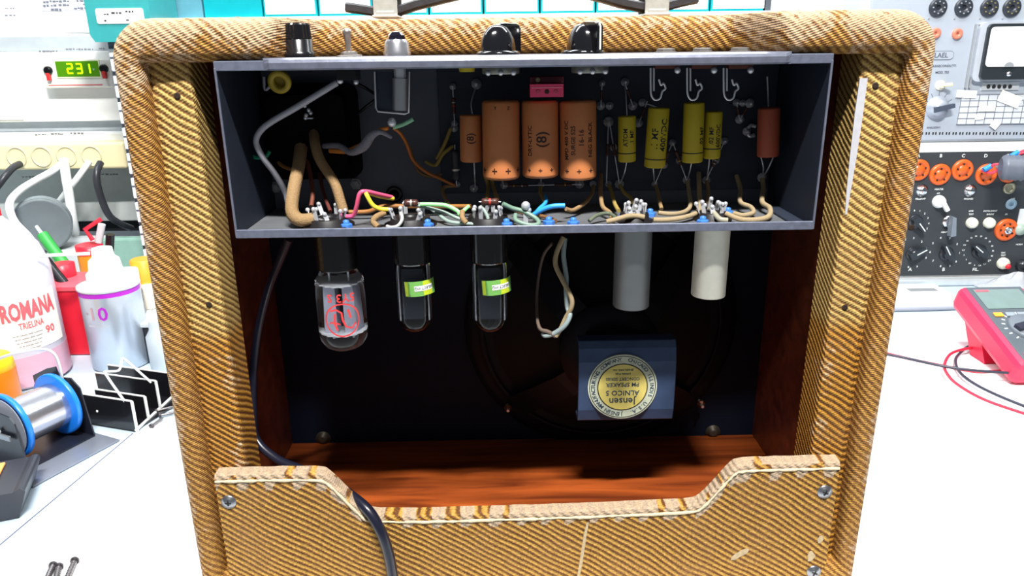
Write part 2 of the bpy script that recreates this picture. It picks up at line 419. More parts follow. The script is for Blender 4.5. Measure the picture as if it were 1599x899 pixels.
# densify
E = []
for i in range(len(edge)-1):
    n_ = max(1, int(math.dist(edge[i], edge[i+1])/.006))
    for k in range(n_): t = k/n_; E.append((edge[i][0]*(1-t)+edge[i+1][0]*t, edge[i][1]*(1-t)+edge[i+1][1]*t))
E.append(edge[-1])
b = MB(); cross = [(0, .010), (.0, .0092), (-.0004, .0015), (-.0014, .0003), (-.0032, -.0003), (-.0065, -.0004)]   # (dz,y)
rng = random.Random(3)
vs = []; m_ = len(cross)
zs = [.9, .75, .5, .25]
for i, (x, z) in enumerate(E):
    j = rng.uniform(-.0003, .0003)
    for dz, y in cross: vs.append((x, y, z+dz+j*(1 if dz > -.002 else .3)))
    for q in zs: vs.append((x, -.0004, .007+(z-.007-.0065)*q))
    vs.append((x, -.0004, .006)); vs.append((x, .010, .006))
m_ = len(cross)+len(zs)+2
fs = [(i*m_+k, i*m_+(k+1) % m_, (i+1)*m_+(k+1) % m_, (i+1)*m_+k) for i in range(len(E)-1) for k in range(m_)]
b.add(vs, [f[::-1] for f in fs], TWP, False)
b.add([vs[k] for k in range(m_)], [tuple(range(m_))], TWP); b.add([vs[-m_+k] for k in range(m_)], [tuple(range(m_))[::-1]], TWP)
Ed = [(x, z) for x, z in E]
def pwear(x, y, z):
    dmin = min(math.hypot(x-a, z-c) for a, c in Ed[::3]) if z > .05 else 1
    wv = .18
    if z > .06 and dmin < .0072: wv = 2.4
    if z < .0: wv = .1
    d1 = math.hypot((x-at(1156, 862, 0).x)/.010, (z-at(1156, 862, 0).z)/.006)
    return wv
panel = None
pb = b
panel = b.build('back_panel', amp, wear=pwear, fab=lambda i, x, y, z: (x, z))
# pale whipped thread along the top edge
b = MB(); rp2 = random.Random(9); pts_ = []; rr_ = []
for i in range(0, len(E), 1):
    for f in (0, .5):
        if i+1 < len(E) or f == 0:
            x = E[i][0]*(1-f)+E[min(i+1, len(E)-1)][0]*f; z = E[i][1]*(1-f)+E[min(i+1, len(E)-1)][1]*f
            pts_.append((x, -.0004+rp2.uniform(-.0002, .0002), z-.0058+rp2.uniform(-.0002, .0002))); rr_.append(rp2.choice((.0007, .0011, .0013)))
b.tube(pts_, rr_, mat('pale_thread', (206, 190, 160), .9, var=.35, vs=700, bump=.4), 8, False); b.build('edge_thread', panel, label='whitish whipped thread along the cut edge')
# worn patches in the weave of the panel
def patch(pl, wmm, name='worn_patch', lab=None):
    b = MB(); vs = []; n = 0
    for (x, y), q in zip(pl, wmm):
        p = at(x, y, -.0006)
        r2 = random.Random(int(x*7+y)); vs += [(p.x-q*r2.uniform(.7, 1.2), -.0007, p.z), (p.x+q*r2.uniform(.7, 1.2), -.0007, p.z)]
    n = len(pl); vs += [(x, .0001, z) for x, y, z in vs]
    b.add(vs, [(2*i, 2*i+1, 2*i+3, 2*i+2) for i in range(n-1)]+[(0, 2*n, 2*n+2, 2), (1, 3, 2*n+3, 2*n+1)], mat('frayed_thread', (184, 164, 130), .9, var=.35, vs=500))
    b.build(name, panel, label=lab)
patch([(918, 815), (914, 835), (911, 855), (907, 880), (902, 905)], [.0008, .0012, .0014, .0012, .001], lab='pale rubbed streak down the panel')
patch([(1168, 856), (1162, 860), (1156, 864), (1150, 868), (1144, 874)], [.001, .0038, .0052, .0045, .0015], lab='pale bare patch in the weave')
patch([(1266, 860), (1268, 868), (1264, 876)], [.001, .0035, .0015])
patch([(1283, 836), (1281, 842), (1279, 848)], [.001, .0022, .0008])
# ---- screws
def screw_mesh(R=.0042):
    b = MB(); b.lathe([(R*1.35, 0), (R*1.3, .0008), (R, .001), (R*.9, .0018), (R*.45, .0021)], mat('zinc_screw', (150, 152, 158), .3, .9), RX(PI/2), 20)
    b.box((-R*.55, -.0024, -R*.13), (R*.55, -.0012, R*.13), INKB); b.box((-R*.13, -.0024, -R*.55), (R*.13, -.0012, R*.55), INKB)
    return b
s0 = None
for x, y in ((357, 784), (1288, 768), (1271, 893)):
    p = at(x, y, -.001)
    if s0 is None: s0 = screw_mesh().build('screw', amp, (p.x, -.0004, p.z))
    else: dup(s0, amp, (p.x, -.0004, p.z), (0, .4, 0))
h0 = None
for x, y in ((275, 150), (1369, 134), (325, 477), (1321, 481), (1411, 350)):
    p = at(x, y, .0095)
    if h0 is None:
        b = MB(); b.lathe([(.0022, 0), (.0019, .0006), (.0008, .0003)], mat('screw_hole_dark', (40, 26, 14), .9), RX(PI/2), 12); h0 = b.build('screw_hole', amp, (p.x, .0113 if x < 1400 else 0.0, p.z))
    else: dup(h0, amp, (p.x, .0113 if x < 1400 else -.0001, p.z))
# ---- handle
LEA = mat('black_leather', (44, 42, 46), .5, var=.3, vs=200, bump=.5)
Yh = .115; hb = MB()
def strapseg(pts, wy=.011, th=.0035):
    vs = []
    P = [at(x, y, Yh) for x, y in pts]; n = len(P)
    for i, p in enumerate(P):
        t = (P[min(i+1, n-1)]-P[max(i-1, 0)]).normalized(); nn = Vector((-t.z, 0, t.x))
        if nn.z < 0: nn = -nn
        for dy, dn in ((-wy, -th*.6), (-wy, th*.6), (-wy*.6, th), (wy*.6, th), (wy, th*.6), (wy, -th*.6), (wy*.6, -th), (-wy*.6, -th)):
            q = p+nn*dn; vs.append((q.x, Yh+dy, q.z))
    hb.add(vs, [(i*8+k, i*8+(k+1) % 8, (i+1)*8+(k+1) % 8, (i+1)*8+k) for i in range(n-1) for k in range(8)], LEA, False)
    hb.add(vs[:8], [tuple(range(8))], LEA); hb.add(vs[-8:], [tuple(range(8))[::-1]], LEA)
strapseg([(543, 12), (560, 14), (585, 18), (606, 19), (626, 16), (650, 8), (690, -2), (740, -14), (815, -26), (890, -16), (940, -4), (970, 5), (1000, 11), (1021, 12), (1042, 9), (1065, 3), (1085, -1)])
hb.build('handle', amp, label='black leather strap handle')
hc = None; CLM = mat('clip_nickel', (196, 196, 190), .25, .45, var=.2, vs=200)
for x, y in ((606, 13), (1020, 10)):
    p = at(x, y, Yh)
    if hc is None:
        b = MB(); b.box((-.0088, -.0155, -.0052), (.0088, -.0135, .0066), CLM); b.box((-.0088, .0135, -.0052), (.0088, .0155, .0066), CLM)
        b.box((-.0088, -.0155, .0062), (.0088, .0155, .0076), CLM)
        b.box((-.0066, -.0175, -.0058), (.0066, -.0155, -.0025), CLM)
        b.box((-.0095, -.019, -.0072), (.0095, .019, -.0052), CLM)
        hc = b.build('handle_clip', amp, (p.x, Yh, p.z), bevel=.0007, label='chrome handle clip')
    else: dup(hc, amp, (p.x, Yh, p.z), label='chrome handle clip')
for x, y in ((371, 27), (1246, 13)):
    p = at(x, y, .10); b = MB(); b.lathe([(.009, 0), (.009, .0008), (.006, .0035), (.001, .0045)], BPL, seg=16); b.build('top_stud', amp, (p.x, .10, ZT-.0005))

# ---- chassis
CX0, CX1 = at(367, 360, 0).x, at(1272, 345, 0).x
CZ0, CZ1 = .2942, .3998; CFL = .2955; LIP = .2999; CTP = .4068; CD = .088
b = MB()
b.box((CX0, .001, CFL-.0014), (CX1, CD, CFL), mat('dusty_floor_steel', (112, 114, 118), .55, .4, var=.35, vs=60))                    # floor plate
b.box((CX0, -.0008, CZ0), (CX1, .0010, LIP), STEEL)                 # lower lip
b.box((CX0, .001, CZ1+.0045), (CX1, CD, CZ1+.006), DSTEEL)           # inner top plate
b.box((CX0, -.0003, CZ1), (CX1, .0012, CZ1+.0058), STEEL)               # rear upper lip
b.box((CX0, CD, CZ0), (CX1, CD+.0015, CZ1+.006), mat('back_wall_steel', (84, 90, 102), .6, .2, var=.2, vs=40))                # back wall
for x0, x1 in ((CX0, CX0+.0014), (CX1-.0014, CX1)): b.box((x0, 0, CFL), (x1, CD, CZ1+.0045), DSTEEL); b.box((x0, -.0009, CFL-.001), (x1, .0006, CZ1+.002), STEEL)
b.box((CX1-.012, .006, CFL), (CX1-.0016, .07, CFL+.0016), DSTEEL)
chassis = b.build('chassis', amp, bevel=.0004, bseg=1, label='steel chassis open to the back')
# control panel plate with rolled lip (chrome)
pL, pR = at(412, 100, 0).x, at(1235, 86, 0).x
b = MB(); lip = [(-.0022, CZ1+.0000), (-.0034, CZ1+.001), (-.0038, CZ1+.0045), (-.0030, CZ1+.0062), (-.0010, CTP+.0004), (.060, CTP+.0004), (.060, CTP-.0010), (-.0004, CTP-.0010), (-.0016, CZ1+.005), (-.0012, CZ1+.0003)]
n = len(lip); xs = [pL, pL+.004, pR-.004, pR]; vs = []
for i, x in enumerate(xs):
    for y, z in lip:
        vs.append((x, y if i in (1, 2) else max(y, -.0012), z))
b.add(vs, [(i*n+k, i*n+(k+1) % n, (i+1)*n+(k+1) % n, (i+1)*n+k) for i in range(3) for k in range(n)], mat('panel_chrome', (110, 114, 130), .28, .35, var=.35, vs=200, bump=.1), False)
kt_ = b.idx(mat('panel_top_darkened', (88, 86, 90), .42, .3, var=.35, vs=90))  # same plate, top faces coloured darker to offset the lamp's brightness
for i in range(3):
    for k in (4, 5, 6): b.mi[i*n+k] = kt_
b.add(vs[:n], [tuple(range(n))[::-1]], STEEL); b.add(vs[-n:], [tuple(range(n))], STEEL)
b.build('control_panel', amp, label='chromed control panel strip on top of the chassis')
ZP = CTP+.0004
# fuse holder
p = at(468, 82, .022)
b = MB(); R = .0083*1.05
b.lathe([(R*1.12, 0), (R*1.14, .0028), (R, .0034), (R*.98, .0105), (R*.92, .0108)], BPL, seg=28)
b.lathe([(R*.92, .0108), (R*.95, .0112), (R*.88, .0195), (R*.8, .0205)], BPL, seg=40, flute=.07, smooth=False)
b.build('fuse_holder', amp, (p.x, .022, ZP), label='black ribbed fuse cap')
# toggle switch
p = at(545, 80, .022)
b = MB(); b.lathe([(.0085, 0), (.0082, .0008), (.0055, .0012), (.005, .0028), (.0022, .0034)], mat('dull_nickel', (128, 124, 122), .35, .6), seg=6, smooth=False)
b.lathe([(.0022, .003), (.0018, .006), (.0025, .013), (.0031, .0145), (.0026, .0165), (.0005, .0172)], mat('worn_nickel', (196, 180, 170), .3, .9), seg=14)
b.build('toggle_switch', amp, (p.x, .022, ZP), rot=(.04, -.02, 0), label='nickel power toggle switch')
# pilot lamp
p = at(620, 80, .022)
b = MB(); b.lathe([(.0088, 0), (.0088, .0022), (.0082, .0035), (.0078, .0078), (.0064, .0100)], mat('pale_alloy', (205, 205, 212), .25, .9), seg=24)
b.lathe([(.0060, .0095), (.0052, .0125), (.0032, .0145), (.0003, .0152)], mat('dark_jewel', (14, 10, 24), .05, spec=1, coat=1), seg=8, smooth=False)
b.build('pilot_lamp', amp, (p.x, .022, ZP), label='pilot lamp with dark faceted jewel')
# chicken head knobs
def knob_mesh():
    b = MB(); bl = mat('knob_black', (14, 14, 18), .12, spec=.8, coat=.6)
    b.lathe([(.0138, 0), (.0140, .0012), (.0126, .0022)], bl, seg=28)
    # pointer body: half-dome flattened fin with a beak
    prof = [(.0, .0180), (.0035, .0178), (.0070, .0162), (.0098, .0130), (.0116, .0090), (.0124, .0045), (.0128, .0008)]
    seg = 24; vs = []
    for r, z in prof:
        for k in range(seg):
            a = 2*PI*k/seg; x = r*math.cos(a); y = r*math.sin(a)*.72
            vs.append((x, y, z))
    fs = [(i*seg+k, (i+1)*seg+k, (i+1)*seg+(k+1) % seg, i*seg+(k+1) % seg) for i in range(len(prof)-1) for k in range(seg)]
    b.add(vs, fs, bl, True)
    # beak
    bk = [(.001, .0008), (.0158, .0008), (.0170, .0020), (.0168, .0158), (.0155, .0176), (.0135, .0184), (.004, .0187), (.000, .0180)]
    b.prism(bk, -.0022, .0022, bl)
    b.prism([(.0166, .0022), (.0174, .0022), (.0172, .0158), (.0162, .0178), (.0154, .0174), (.0166, .0156)], -.0005, .0005, mat('pointer_white', (235, 235, 230), .5))
    b.prism([(.002, .0186), (.015, .0180), (.0150, .0187), (.002, .0193)], -.0005, .0005, MATS['pointer_white'])
    return b
p = at(778, 84, .026); k0 = knob_mesh().build('control_knob', amp, (p.x, .026, ZP), rot=(0, 0, math.radians(38)), bevel=.0004, label='black pointer knob, left of the pair'); k0.scale = (1.02, 1.02, 1.02)
p = at(910, 83, .026); k1 = dup(k0, amp, (p.x, .026, ZP), (0, 0, math.radians(-58)), label='black pointer knob with white line, right of the pair')
# input jack nuts
j0 = None
for i, x in enumerate((1040, 1097, 1156)):
    p = at(x, 74, .026)
    if j0 is None:
        b = MB(); b.lathe([(.0075, 0), (.0075, .0004), (.0062, .0006), (.0060, .0022), (.0045, .0026), (.0040, .0012)], mat('dull_nickel', (128, 124, 122), .35, .6), seg=6, smooth=False); j0 = b.build('input_jack', amp, (p.x, .026, ZP), label='hexagonal input jack nut')
    else: dup(j0, amp, (p.x, .026, ZP))
# jack spring contacts inside
j0 = None
for x in (1027, 1084, 1141):
    q = lambda dx, y, Y=.026: at(x+dx, y, Y)
    o_ = at(x, 110, .026)
    b = MB(); L_ = [(-11, 106), (-11, 130), (-10, 148), (-4, 156), (4, 153), (7, 143), (12, 138), (9, 130), (5, 133), (2, 124)]
    b.tube([at(x+dx, y, .026)-o_ for dx, y in L_], .0007, SOLDER, 6)
    b.tube([at(x+dx, y, .028)-o_ for dx, y in ((-6, 106), (-6, 142))], .0007, SOLDER, 6)
    b.box((-.002, -.002, .001), (.014, .004, .0035), mat('paxolin', (96, 52, 40), .5))
    b.ball((.0125, -.002, 0), .0022, SOLDER)
    b.build('jack_contact', amp, o_)
# pots under the panel
for x, y in ((782, 117), (921, 116)):
    p = at(x, y, .026); o_ = Vector((p.x, .026, CZ1+.0044))
    b = MB(); b.lathe([(.0118, -.0090), (.0122, -.0082), (.0122, -.001), (.0110, 0)], mat('pot_can', (150, 150, 140), .35, .7), seg=26)
    for dx in (-.008, 0, .008): b.box((dx-.0012, -.016, -.0085), (dx+.0012, -.0118, -.0070), SOLDER); b.ball((dx, -.0155, -.0078), .0019, SOLDER)
    b.build('potentiometer', amp, o_)
b = MB(); Mx = T(at(729, 112, .03))
b.lathe([(.005, 0), (.0052, .002), (.0052, .007), (.004, .008)], YELCAP, Mx, 16); b.build('yellow_grommet', amp)
p = at(438, 126, .05); b = MB(); b.lathe([(.0042, 0), (.0078, .0004), (.0078, .004), (.0042, .0044), (.0042, 0)], mat('yellow_ring', (196, 172, 60), .45), T(p) @ RX(PI/2+.25), 24); b.build('yellow_grommet', amp, label='yellow ring grommet at top left')
# pilot bracket
b = MB()
b.tube([at(x, y, .035) for x, y in ((585, 112), (587, 168), (590, 174), (632, 178), (638, 176), (639, 112))], .0007, SOLDER, 6, False)
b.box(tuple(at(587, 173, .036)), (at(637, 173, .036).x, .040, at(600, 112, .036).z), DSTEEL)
p0, p1 = at(625, 122, .030), at(625, 172, .030); b.cyl(p1, p0, .0052, mat('socket_alloy', (190, 192, 196), .3, .8)); b.cyl(p0, p0+Vector((0, 0, .008)), .004, SOLDER)
b.ball(at(612, 191, .035), .0032, SOLDER); b.build('lamp_bracket', amp, label='metal lamp holder under the pilot lamp')
# power transformer end bell behind an opening
bel = mat('bell_black', (5, 5, 8), .7, spec=.12)
pc = at(490, 205, CD-.002); hw, hh = 72*pm(490, 205, CD), 72*pm(490, 205, CD)
b = MB(); b.prism(rrect(hw*2, hh*2, .008, cx=pc.x, cz=pc.z), CD-.010, CD-.0002, bel)
b.prism(rrect(hw*1.6, hh*1.6, .006, cx=pc.x, cz=pc.z), CD-.022, CD-.0102, bel); b.build('transformer_cover', amp, bevel=.001, label='black power transformer cover')
for x, y in ((556, 287), (430, 292)):
    p = at(x, y, CD-.001); b = MB(); b.lathe([(.0046, 0), (.0046, .001), (.003, .0012), (.003, .003), (.001, .0036)], GREY, T(p) @ RX(PI/2), 6, smooth=False); b.build('chassis_nut', amp)
p = at(616, 303, CD-.001); b = MB(); b.lathe([(.0055, 0), (.0065, .001), (.0062, .0028), (.0035, .003), (.003, 0)], BPL, T(p) @ RX(PI/2), 20); b.build('rubber_grommet', amp)
# eyelet board
e0, e1 = at(686, 200, CD-.004).x, at(1218, 200, CD-.004).x
zt, zb = at(900, 118, CD-.004).z, at(900, 299, CD-.004).z
b = MB(); b.box((e0, CD-.0045, zb), (CX1-.003, CD-.0015, zt+.012), BOARD); board = b.build('eyelet_board', amp, bevel=.0005, label='black fibre eyelet board')
# solder blobs
BL = [(707, 135), (710, 193), (714, 288), (709, 200), (740, 294), (787, 289), (845, 288), (905, 287), (926, 287), (950, 190), (952, 165), (940, 130), (958, 230), (950, 287), (967, 287), (997, 192), (1003, 160), (1022, 287), (1050, 222), (1072, 281), (1103, 281), (1131, 220), (1155, 186), (1166, 205), (1190, 277), (1150, 160), (1160, 161), (1171, 161), (976, 128), (988, 165), (938, 165), (1037, 258), (1062, 250), (1118, 250), (744, 131)]
bs = None
for i, (x, y) in enumerate(BL):
    p = at(x, y, CD-.006); sc = random.uniform(.95, 1.6)
    if bs is None:
        b = MB(); b.lathe([(.0025, 0), (.0023, .0006), (.0016, .0012), (.0014, .0022), (.0004, .003)], SOLDER, RX(PI/2), 9); bs = b.build('solder_joint', amp, p)
    else: c_ = dup(bs, amp, p, (0, random.uniform(0, 6), 0)); c_.scale = (sc, sc, sc)
# ---- capacitors
def can(name, xt, yt, xb, yb, wpx, Y, m, texts=(), leads=(), band=None, lab=None, domed=False):
    top, bot = at(xt, yt, Y), at(xb, yb, Y); bot.y += .0; R = wpx*pm(xt, (yt+yb)/2, Y)/2*1.02
    d = top-bot; L_ = d.length; o_ = bot
    Mx = d.to_track_quat('Z', 'Y').to_matrix().to_4x4()
    # keep the printed side facing -Y
    zax = d.normalized(); xax = Vector((1, 0, 0)); xax = (xax-zax*xax.dot(zax)).normalized(); yax = zax.cross(xax)
    Mx = Matrix((xax, yax, zax)).transposed().to_4x4()
    b = MB(); r_ = R*.12
    pr = [(R*.30, 0), (R*.86, 0), (R*.97, r_*.6), (R, r_*1.6), (R, L_-r_), (R*.9, L_), (R*.3, L_)]
    b.lathe(pr, m, Mx, 30)
    for (t, sz, ax, zz, rot, mm) in texts:
        wp = wrap(R); rm = RY(rot)
        b.text(t, sz, Mx, mm, .00008, warp=lambda p, rm=rm, ax=ax, zz=zz, wp=wp: wp(rm @ p + Vector((ax*R, 0, zz*L_))))
    if band:
        for z_ in band: b.lathe([(R*1.004, z_*L_-.0004), (R*1.004, z_*L_+.0004)], INKB, Mx, 30)
    ob = b.build(name, amp, o_, label=lab)
    if leads:
        for ld in leads:
            b = MB(); b.tube([at(x, y, yy)-o_ for x, y, yy in ld], .00055, SOLDER, 6); b.build('lead', ob)
    return ob
tp = -PI/2
plus = lambda off: [('+', .0075, a+off, .12, 0, INK) for a in (-1.1, -.37, .37, 1.1)]
YC = .047
can('filter_capacitor', 782, 157, 783, 278, 57, YC, BROWNCAP, plus(.0)+[('Y', .003, -.3, .92, 0, INK), ('Z', .003, .4, .92, 0, INK)], [[(783, 274, YC), (784, 282, .07), (787, 289, .08)]], lab='brown filter capacitor, left of the three')
can('filter_capacitor', 843, 157, 844, 275, 56, YC, BROWNCAP, [('+', .005, a, .11, 0, INK) for a in (-.7, -.05, .6)]+[('DRY-LYTIC', .0042, -.62, .50, tp, INK), ('(8)', .010, .05, .52, tp, INK)], [[(844, 272, YC), (845, 280, .07), (845, 288, .08)]], lab='brown filter capacitor, middle of the three')
can('filter_capacitor', 902, 157, 903, 278, 56, YC, BROWNCAP, [('+', .006, a, .12, 0, INK) for a in (-.75, -.05, .65)]+[('MFD 450 V DC', .0042, -.75, .52, tp, INK), ('SURGE 525', .0042, -.35, .52, tp, INK), ('16-16', .0050, .1, .55, tp, INK), ('NEG BLACK', .0044, .62, .52, tp, INK)], [[(903, 274, YC), (904, 280, .07), (905, 287, .08)]], lab='brown filter capacitor with lines of print, right of the three')
can('cathode_capacitor', 735, 179, 736, 252, 34, .056, BROWNCAP, [('(8)', .007, .0, .52, tp, INK)], [[(740, 250, .07), (741, 270, .072), (742, 292, .08)], [(738, 180, .068), (736, 160, .07), (744, 133, .08)]], lab='small brown capacitor beside the big three')
can('cathode_capacitor', 1201, 168, 1199, 244, 33,   .056, mat('red_brown_cap', (176, 84, 60), .5), [('.', .004, -.2, .7, 0, INK)], [[(1188, 244, .068), (1192, 262, .07), (1190, 277, .08)], [(1208, 244, .068), (1200, 262, .07), (1191, 277, .08)], [(1200, 168, .066), (1199, 140, .06), (1198, 120, .05)]], lab='red brown capacitor standing alone at the right')
can('coupling_capacitor', 979, 181, 979, 252, 27, .058, YELCAP, [('ATOM', .0044, -.3, .55, tp, INKB), ('.1 MF', .0044, .45, .55, tp, INKB)], [[(979, 250, .069), (975, 270, .072), (968, 287, .08)], [(979, 181, .068), (978, 160, .07), (976, 130, .08)]], [.2], lab='short yellow capacitor, leftmost')
can('coupling_capacitor', 1029, 168, 1022, 261, 32, .055, YELCAP, [('.1 MF', .0064, -.35, .5, tp, INKB), ('400VDC', .0064, .5, .56, tp, INKB)], [[(1020, 260, .068), (1021, 275, .072), (1022, 287, .08)], [(1028, 168, .066), (1010, 162, .07)]], [.15], lab='tall yellow capacitor printed with .1 MF 400VDC')
can('coupling_capacitor', 1084, 160, 1081, 253, 31, .055, YELCAP, [('.02 MF', .0048, .72, .45, tp, INKB)], [[(1080, 252, .068), (1077, 268, .072), (1073, 281, .08)]], [.17], lab='tallest yellow capacitor, third from the left')
can('coupling_capacitor', 1115, 174, 1111, 247, 26, .058, YELCAP, [('.02 MF', .0046, -.4, .5, tp, INKB), ('600VDC', .0046, .4, .5, tp, INKB)], [[(1108, 246, .069), (1106, 265, .072), (1103, 281, .08)]], [.22], lab='short yellow capacitor touching the tallest one')
# pink film capacitor
pa, pb = at(828, 152, .030), at(880, 131, .030)
pk = mat('pink_capacitor', (232, 70, 112), .35)
b = MB(); b.box((pa.x, .030, pa.z), (pb.x, .044, pb.z), pk)
for i, x in enumerate((840, 854, 868)): q = at(x, 143, .030); b.lathe([(.0016, 0), (.0012, .0003)], INK if i == 1 else mat('pink_dim', (196, 70, 98), .5), T((q.x, .0299, q.z)) @ RX(PI/2), 12)
b.box((pa.x+.001, .0298, pb.z-.0024), (pb.x-.001, .0301, pb.z-.0020), mat('pink_pale', (245, 160, 180), .4))
b.build('film_capacitor', amp, bevel=.0006, label='pink box capacitor')
pa, pb = at(828, 130, .046), at(881, 119, .046)
b = MB(); b.box((pa.x, .046, pa.z), (pb.x, .058, pb.z), mat('maroon_cap', (120, 34, 52), .4))
b.ball((at(840, 125, .045).x, .0455, at(840, 125, .045).z), .0017, CREAM); b.build('film_capacitor', amp, bevel=.0006, label='dark maroon box capacitor behind the pink one')
# ---- resistors
def resistor(a, c, Y1, Y2, r=.0016, body=None, bands=(), la=.28, lb=.28, lab=None):
    p0, p1 = at(a[0], a[1], Y1), at(c[0], c[1], Y2); o_ = p0.copy(); d = p1-p0
    b = MB(); b.tube([p0-o_, p1-o_], .0004, SOLDER, 6, False)
    s0_, s1_ = d*la, d*(1-lb); n_ = (s1_-s0_)
    body = body or mat('resistor_brown', (70, 40, 34), .4)
    q = d.to_track_quat('Z', 'Y').to_matrix().to_4x4(); L_ = n_.length
    b.lathe([(r*.5, 0), (r*1.08, r*.4), (r*1.08, r*1.4), (r*.95, r*1.8), (r*.95, L_-r*1.8), (r*1.08, L_-r*1.4), (r*1.08, L_-r*.4), (r*.5, L_)], body, T(s0_) @ q, 12)
    for t, mm in bands: b.lathe([(r*1.05, L_*t-r*.25), (r*1.05, L_*t+r*.25)], mm, T(s0_) @ q, 12)
    return b.build('resistor', amp, o_, label=lab)
BA = [mat('band_silver', (210, 210, 200), .3, .6), mat('band_gold', (210, 160, 60), .3, .5), mat('band_red', (190, 50, 40), .5)]
DG = mat('resistor_grey', (52, 52, 60), .5)
resistor((713, 289), (710, 226), .074, .074, .0028, DG, ((.35, BA[0]),), .12, .12, 'fat dark grey resistor')
resistor((707, 136), (710, 194), .074, .074, .0014, None, ((.5, BA[2]), (.3, BA[0])))
resistor((950, 191), (947, 286), .074, .074, .0013, None, ((.9, BA[0]),), .35, .45)
resistor((952, 191), (967, 286), .074, .074, .0013, None, ((.9, BA[0]),), .35, .45)
resistor((1050, 223), (1023, 287), .074, .074, .0015, None, ((.8, BA[0]),), .2, .4)
resistor((1051, 223), (1072, 281), .074, .074, .0015, None, ((.7, BA[1]), (.9, BA[0])), .2, .4)
resistor((1131, 221), (1103, 281), .074, .074, .0015, None, ((.6, BA[0]), (.8, BA[0])), .25, .35)
resistor((938, 166), (940, 131), .074, .074, .001); resistor((988, 165), (976, 130), .074, .074, .001)
resistor((1155, 187), (1150, 160), .074, .074, .001); resistor((1155, 187), (1171, 161), .074, .074, .001)
resistor((998, 192), (1011, 158), .074, .074, .0012)
resistor((787, 290), (845, 289), .076, .076, .0012, None, ((.3, BA[1]), (.7, BA[0])), .1, .35)
resistor((845, 289), (905, 288), .076, .076, .0012, None, ((.6, BA[1]),), .35, .2)
p = at(1173, 205, CD-.006)
b = MB(); b.tube([at(x, y, CD-.006) for x, y in ((1180, 197), (1172, 196), (1167, 204), (1170, 212), (1178, 211))], .0016, SOLDER, 6); b.build('solder_lug', amp)
# ---- tube sockets on the chassis floor
def socket(x, Yc, R=.0155, pins=8, nz=CFL):
    p = at(x, 346, Yc); o_ = Vector((p.x, Yc, CFL+.0001))
    b = MB(); b.lathe([(R*1.1, 0), (R*1.1, .0009), (R*.86, .0010), (R*.82, .0055), (R*.4, .006), (R*.35, .004)], mat('socket_black', (26, 24, 26), .4), seg=26)
    s_ = b.build('valve_socket', amp, o_)
    for k in range(pins):
        a = 2*PI*(k+.5)/pins; rr = R*.66
        b = MB(); h = .006+.003*((k*37) % 3)/2
        b.box((-.0014, -.0004, .004), (.0014, .0004, .004+h), SOLDER); b.ball((0, 0, .0045+h), .0017, SOLDER, 8)
        b.M = Matrix.Identity(4)
        o = b.build('solder_pin', s_, (rr*math.cos(a), rr*math.sin(a), 0), rot=(random.uniform(-.35, .35), random.uniform(-.35, .35), a+PI/2))
    return s_
for x, Yc, R in ((512, .028, .0165), (641, .026, .0165), (762, .026, .0165), (990, .027, .012), (1112, .027, .012)): socket(x, Yc, R, 8 if R > .014 else 9)
# blue-varnished screws
n0 = None
for x, y, Y in ((541, 351, .012), (668, 350, .012), (791, 349, .012), (857, 346, .014), (895, 347, .012), (1015, 333, .05), (972, 339, .03), (1097, 345, .012), (1136, 331, .050)):
    p = onz(x, y+4, CFL); Y = p.y
    if n0 is None:
        bl = mat('blue_varnish', (62, 120, 205), .3, coat=.3)
        b = MB(); b.lathe([(.0042, 0), (.0042, .0024), (.0034, .0028)], bl, seg=6, smooth=False); b.lathe([(.0020, .002), (.0022, .0048), (.0008, .0054)], bl, seg=10); n0 = b.build('locknut', amp, (p.x, Y, CFL), label='nut sealed with blue varnish')
    else: dup(n0, amp, (p.x, Y, CFL))
# ground lug by the output wire
p = at(821, 345, .022); b = MB(); b.box((-.0016, -.001, 0), (.0016, .001, .012), SOLDER); b.ball((0, -.0004, .013), .0032, SOLDER); b.ball((.002, 0, .010), .002, SOLDER); b.build('solder_lug', amp, (p.x, .022, CFL))
for x in (756,):
    resistor((748, 315), (782, 315), .02, .02, .0024, None, ((.25, BA[0]), (.5, BA[2]), (.75, BA[0])), .1, .1)
    resistor((628, 317), (656, 317), .02, .02, .0024, None, ((.5, BA[0]),), .1, .1)
# ---- wires
def wire(name, pts, r, m, lab=None, par=amp, seg=8):
    b = MB(); P = [at(*q) for q in pts]; rm_ = max(r) if isinstance(r, list) else r
    for q in P:
        if .285 < q.z < CFL+rm_+.0004 and name != 'speaker_lead' and q.y > 0:
            d_ = q-CP; t_ = (CFL+rm_+.0004-CP.z)/d_.z; q.xyz = CP+d_*t_
            if q.y < .004: q.y = .004
    o_ = P[0].copy()
    b.tube([p-o_ for p in P], r, m, seg); return b.build(name, par, o_, label=lab)
CL = mat('cloth_wire', (142, 114, 78), .85, var=.3, vs=900, bump=.5)
CLD = mat('cloth_wire_dirty', (150, 128, 66), .85, var=.3, vs=900)
CLW = mat('cloth_wire_white', (150, 132, 102), .85, var=.2, vs=900)
def wm(n, c): return mat('wire_'+n, c, .4, var=.05)
wire('sleeved_lead', [(490, 205, .07), (492, 225, .055), (500, 250, .048), (522, 285, .042), (532, 315, .038), (537, 332, .036)], .0036, CL, 'thick tan cloth sleeve bent to the first socket')
wire('sleeved_lead', [(470, 230, .06), (466, 260, .045), (458, 300, .03), (456, 330, .022), (468, 343, .020), (490, 342, .022)], .0046, CL, 'thick tan cloth sleeve curving along the chassis floor')
wire('sleeved_lead', [(473, 230, .07), (482, 260, .065), (488, 300, .05), (486, 322, .04)], .0016, wm('brown', (110, 62, 48)))
wire('sleeved_lead', [(430, 245, .07), (440, 258, .065), (460, 266, .06)], .0014, wm('tan', (160, 110, 60)))
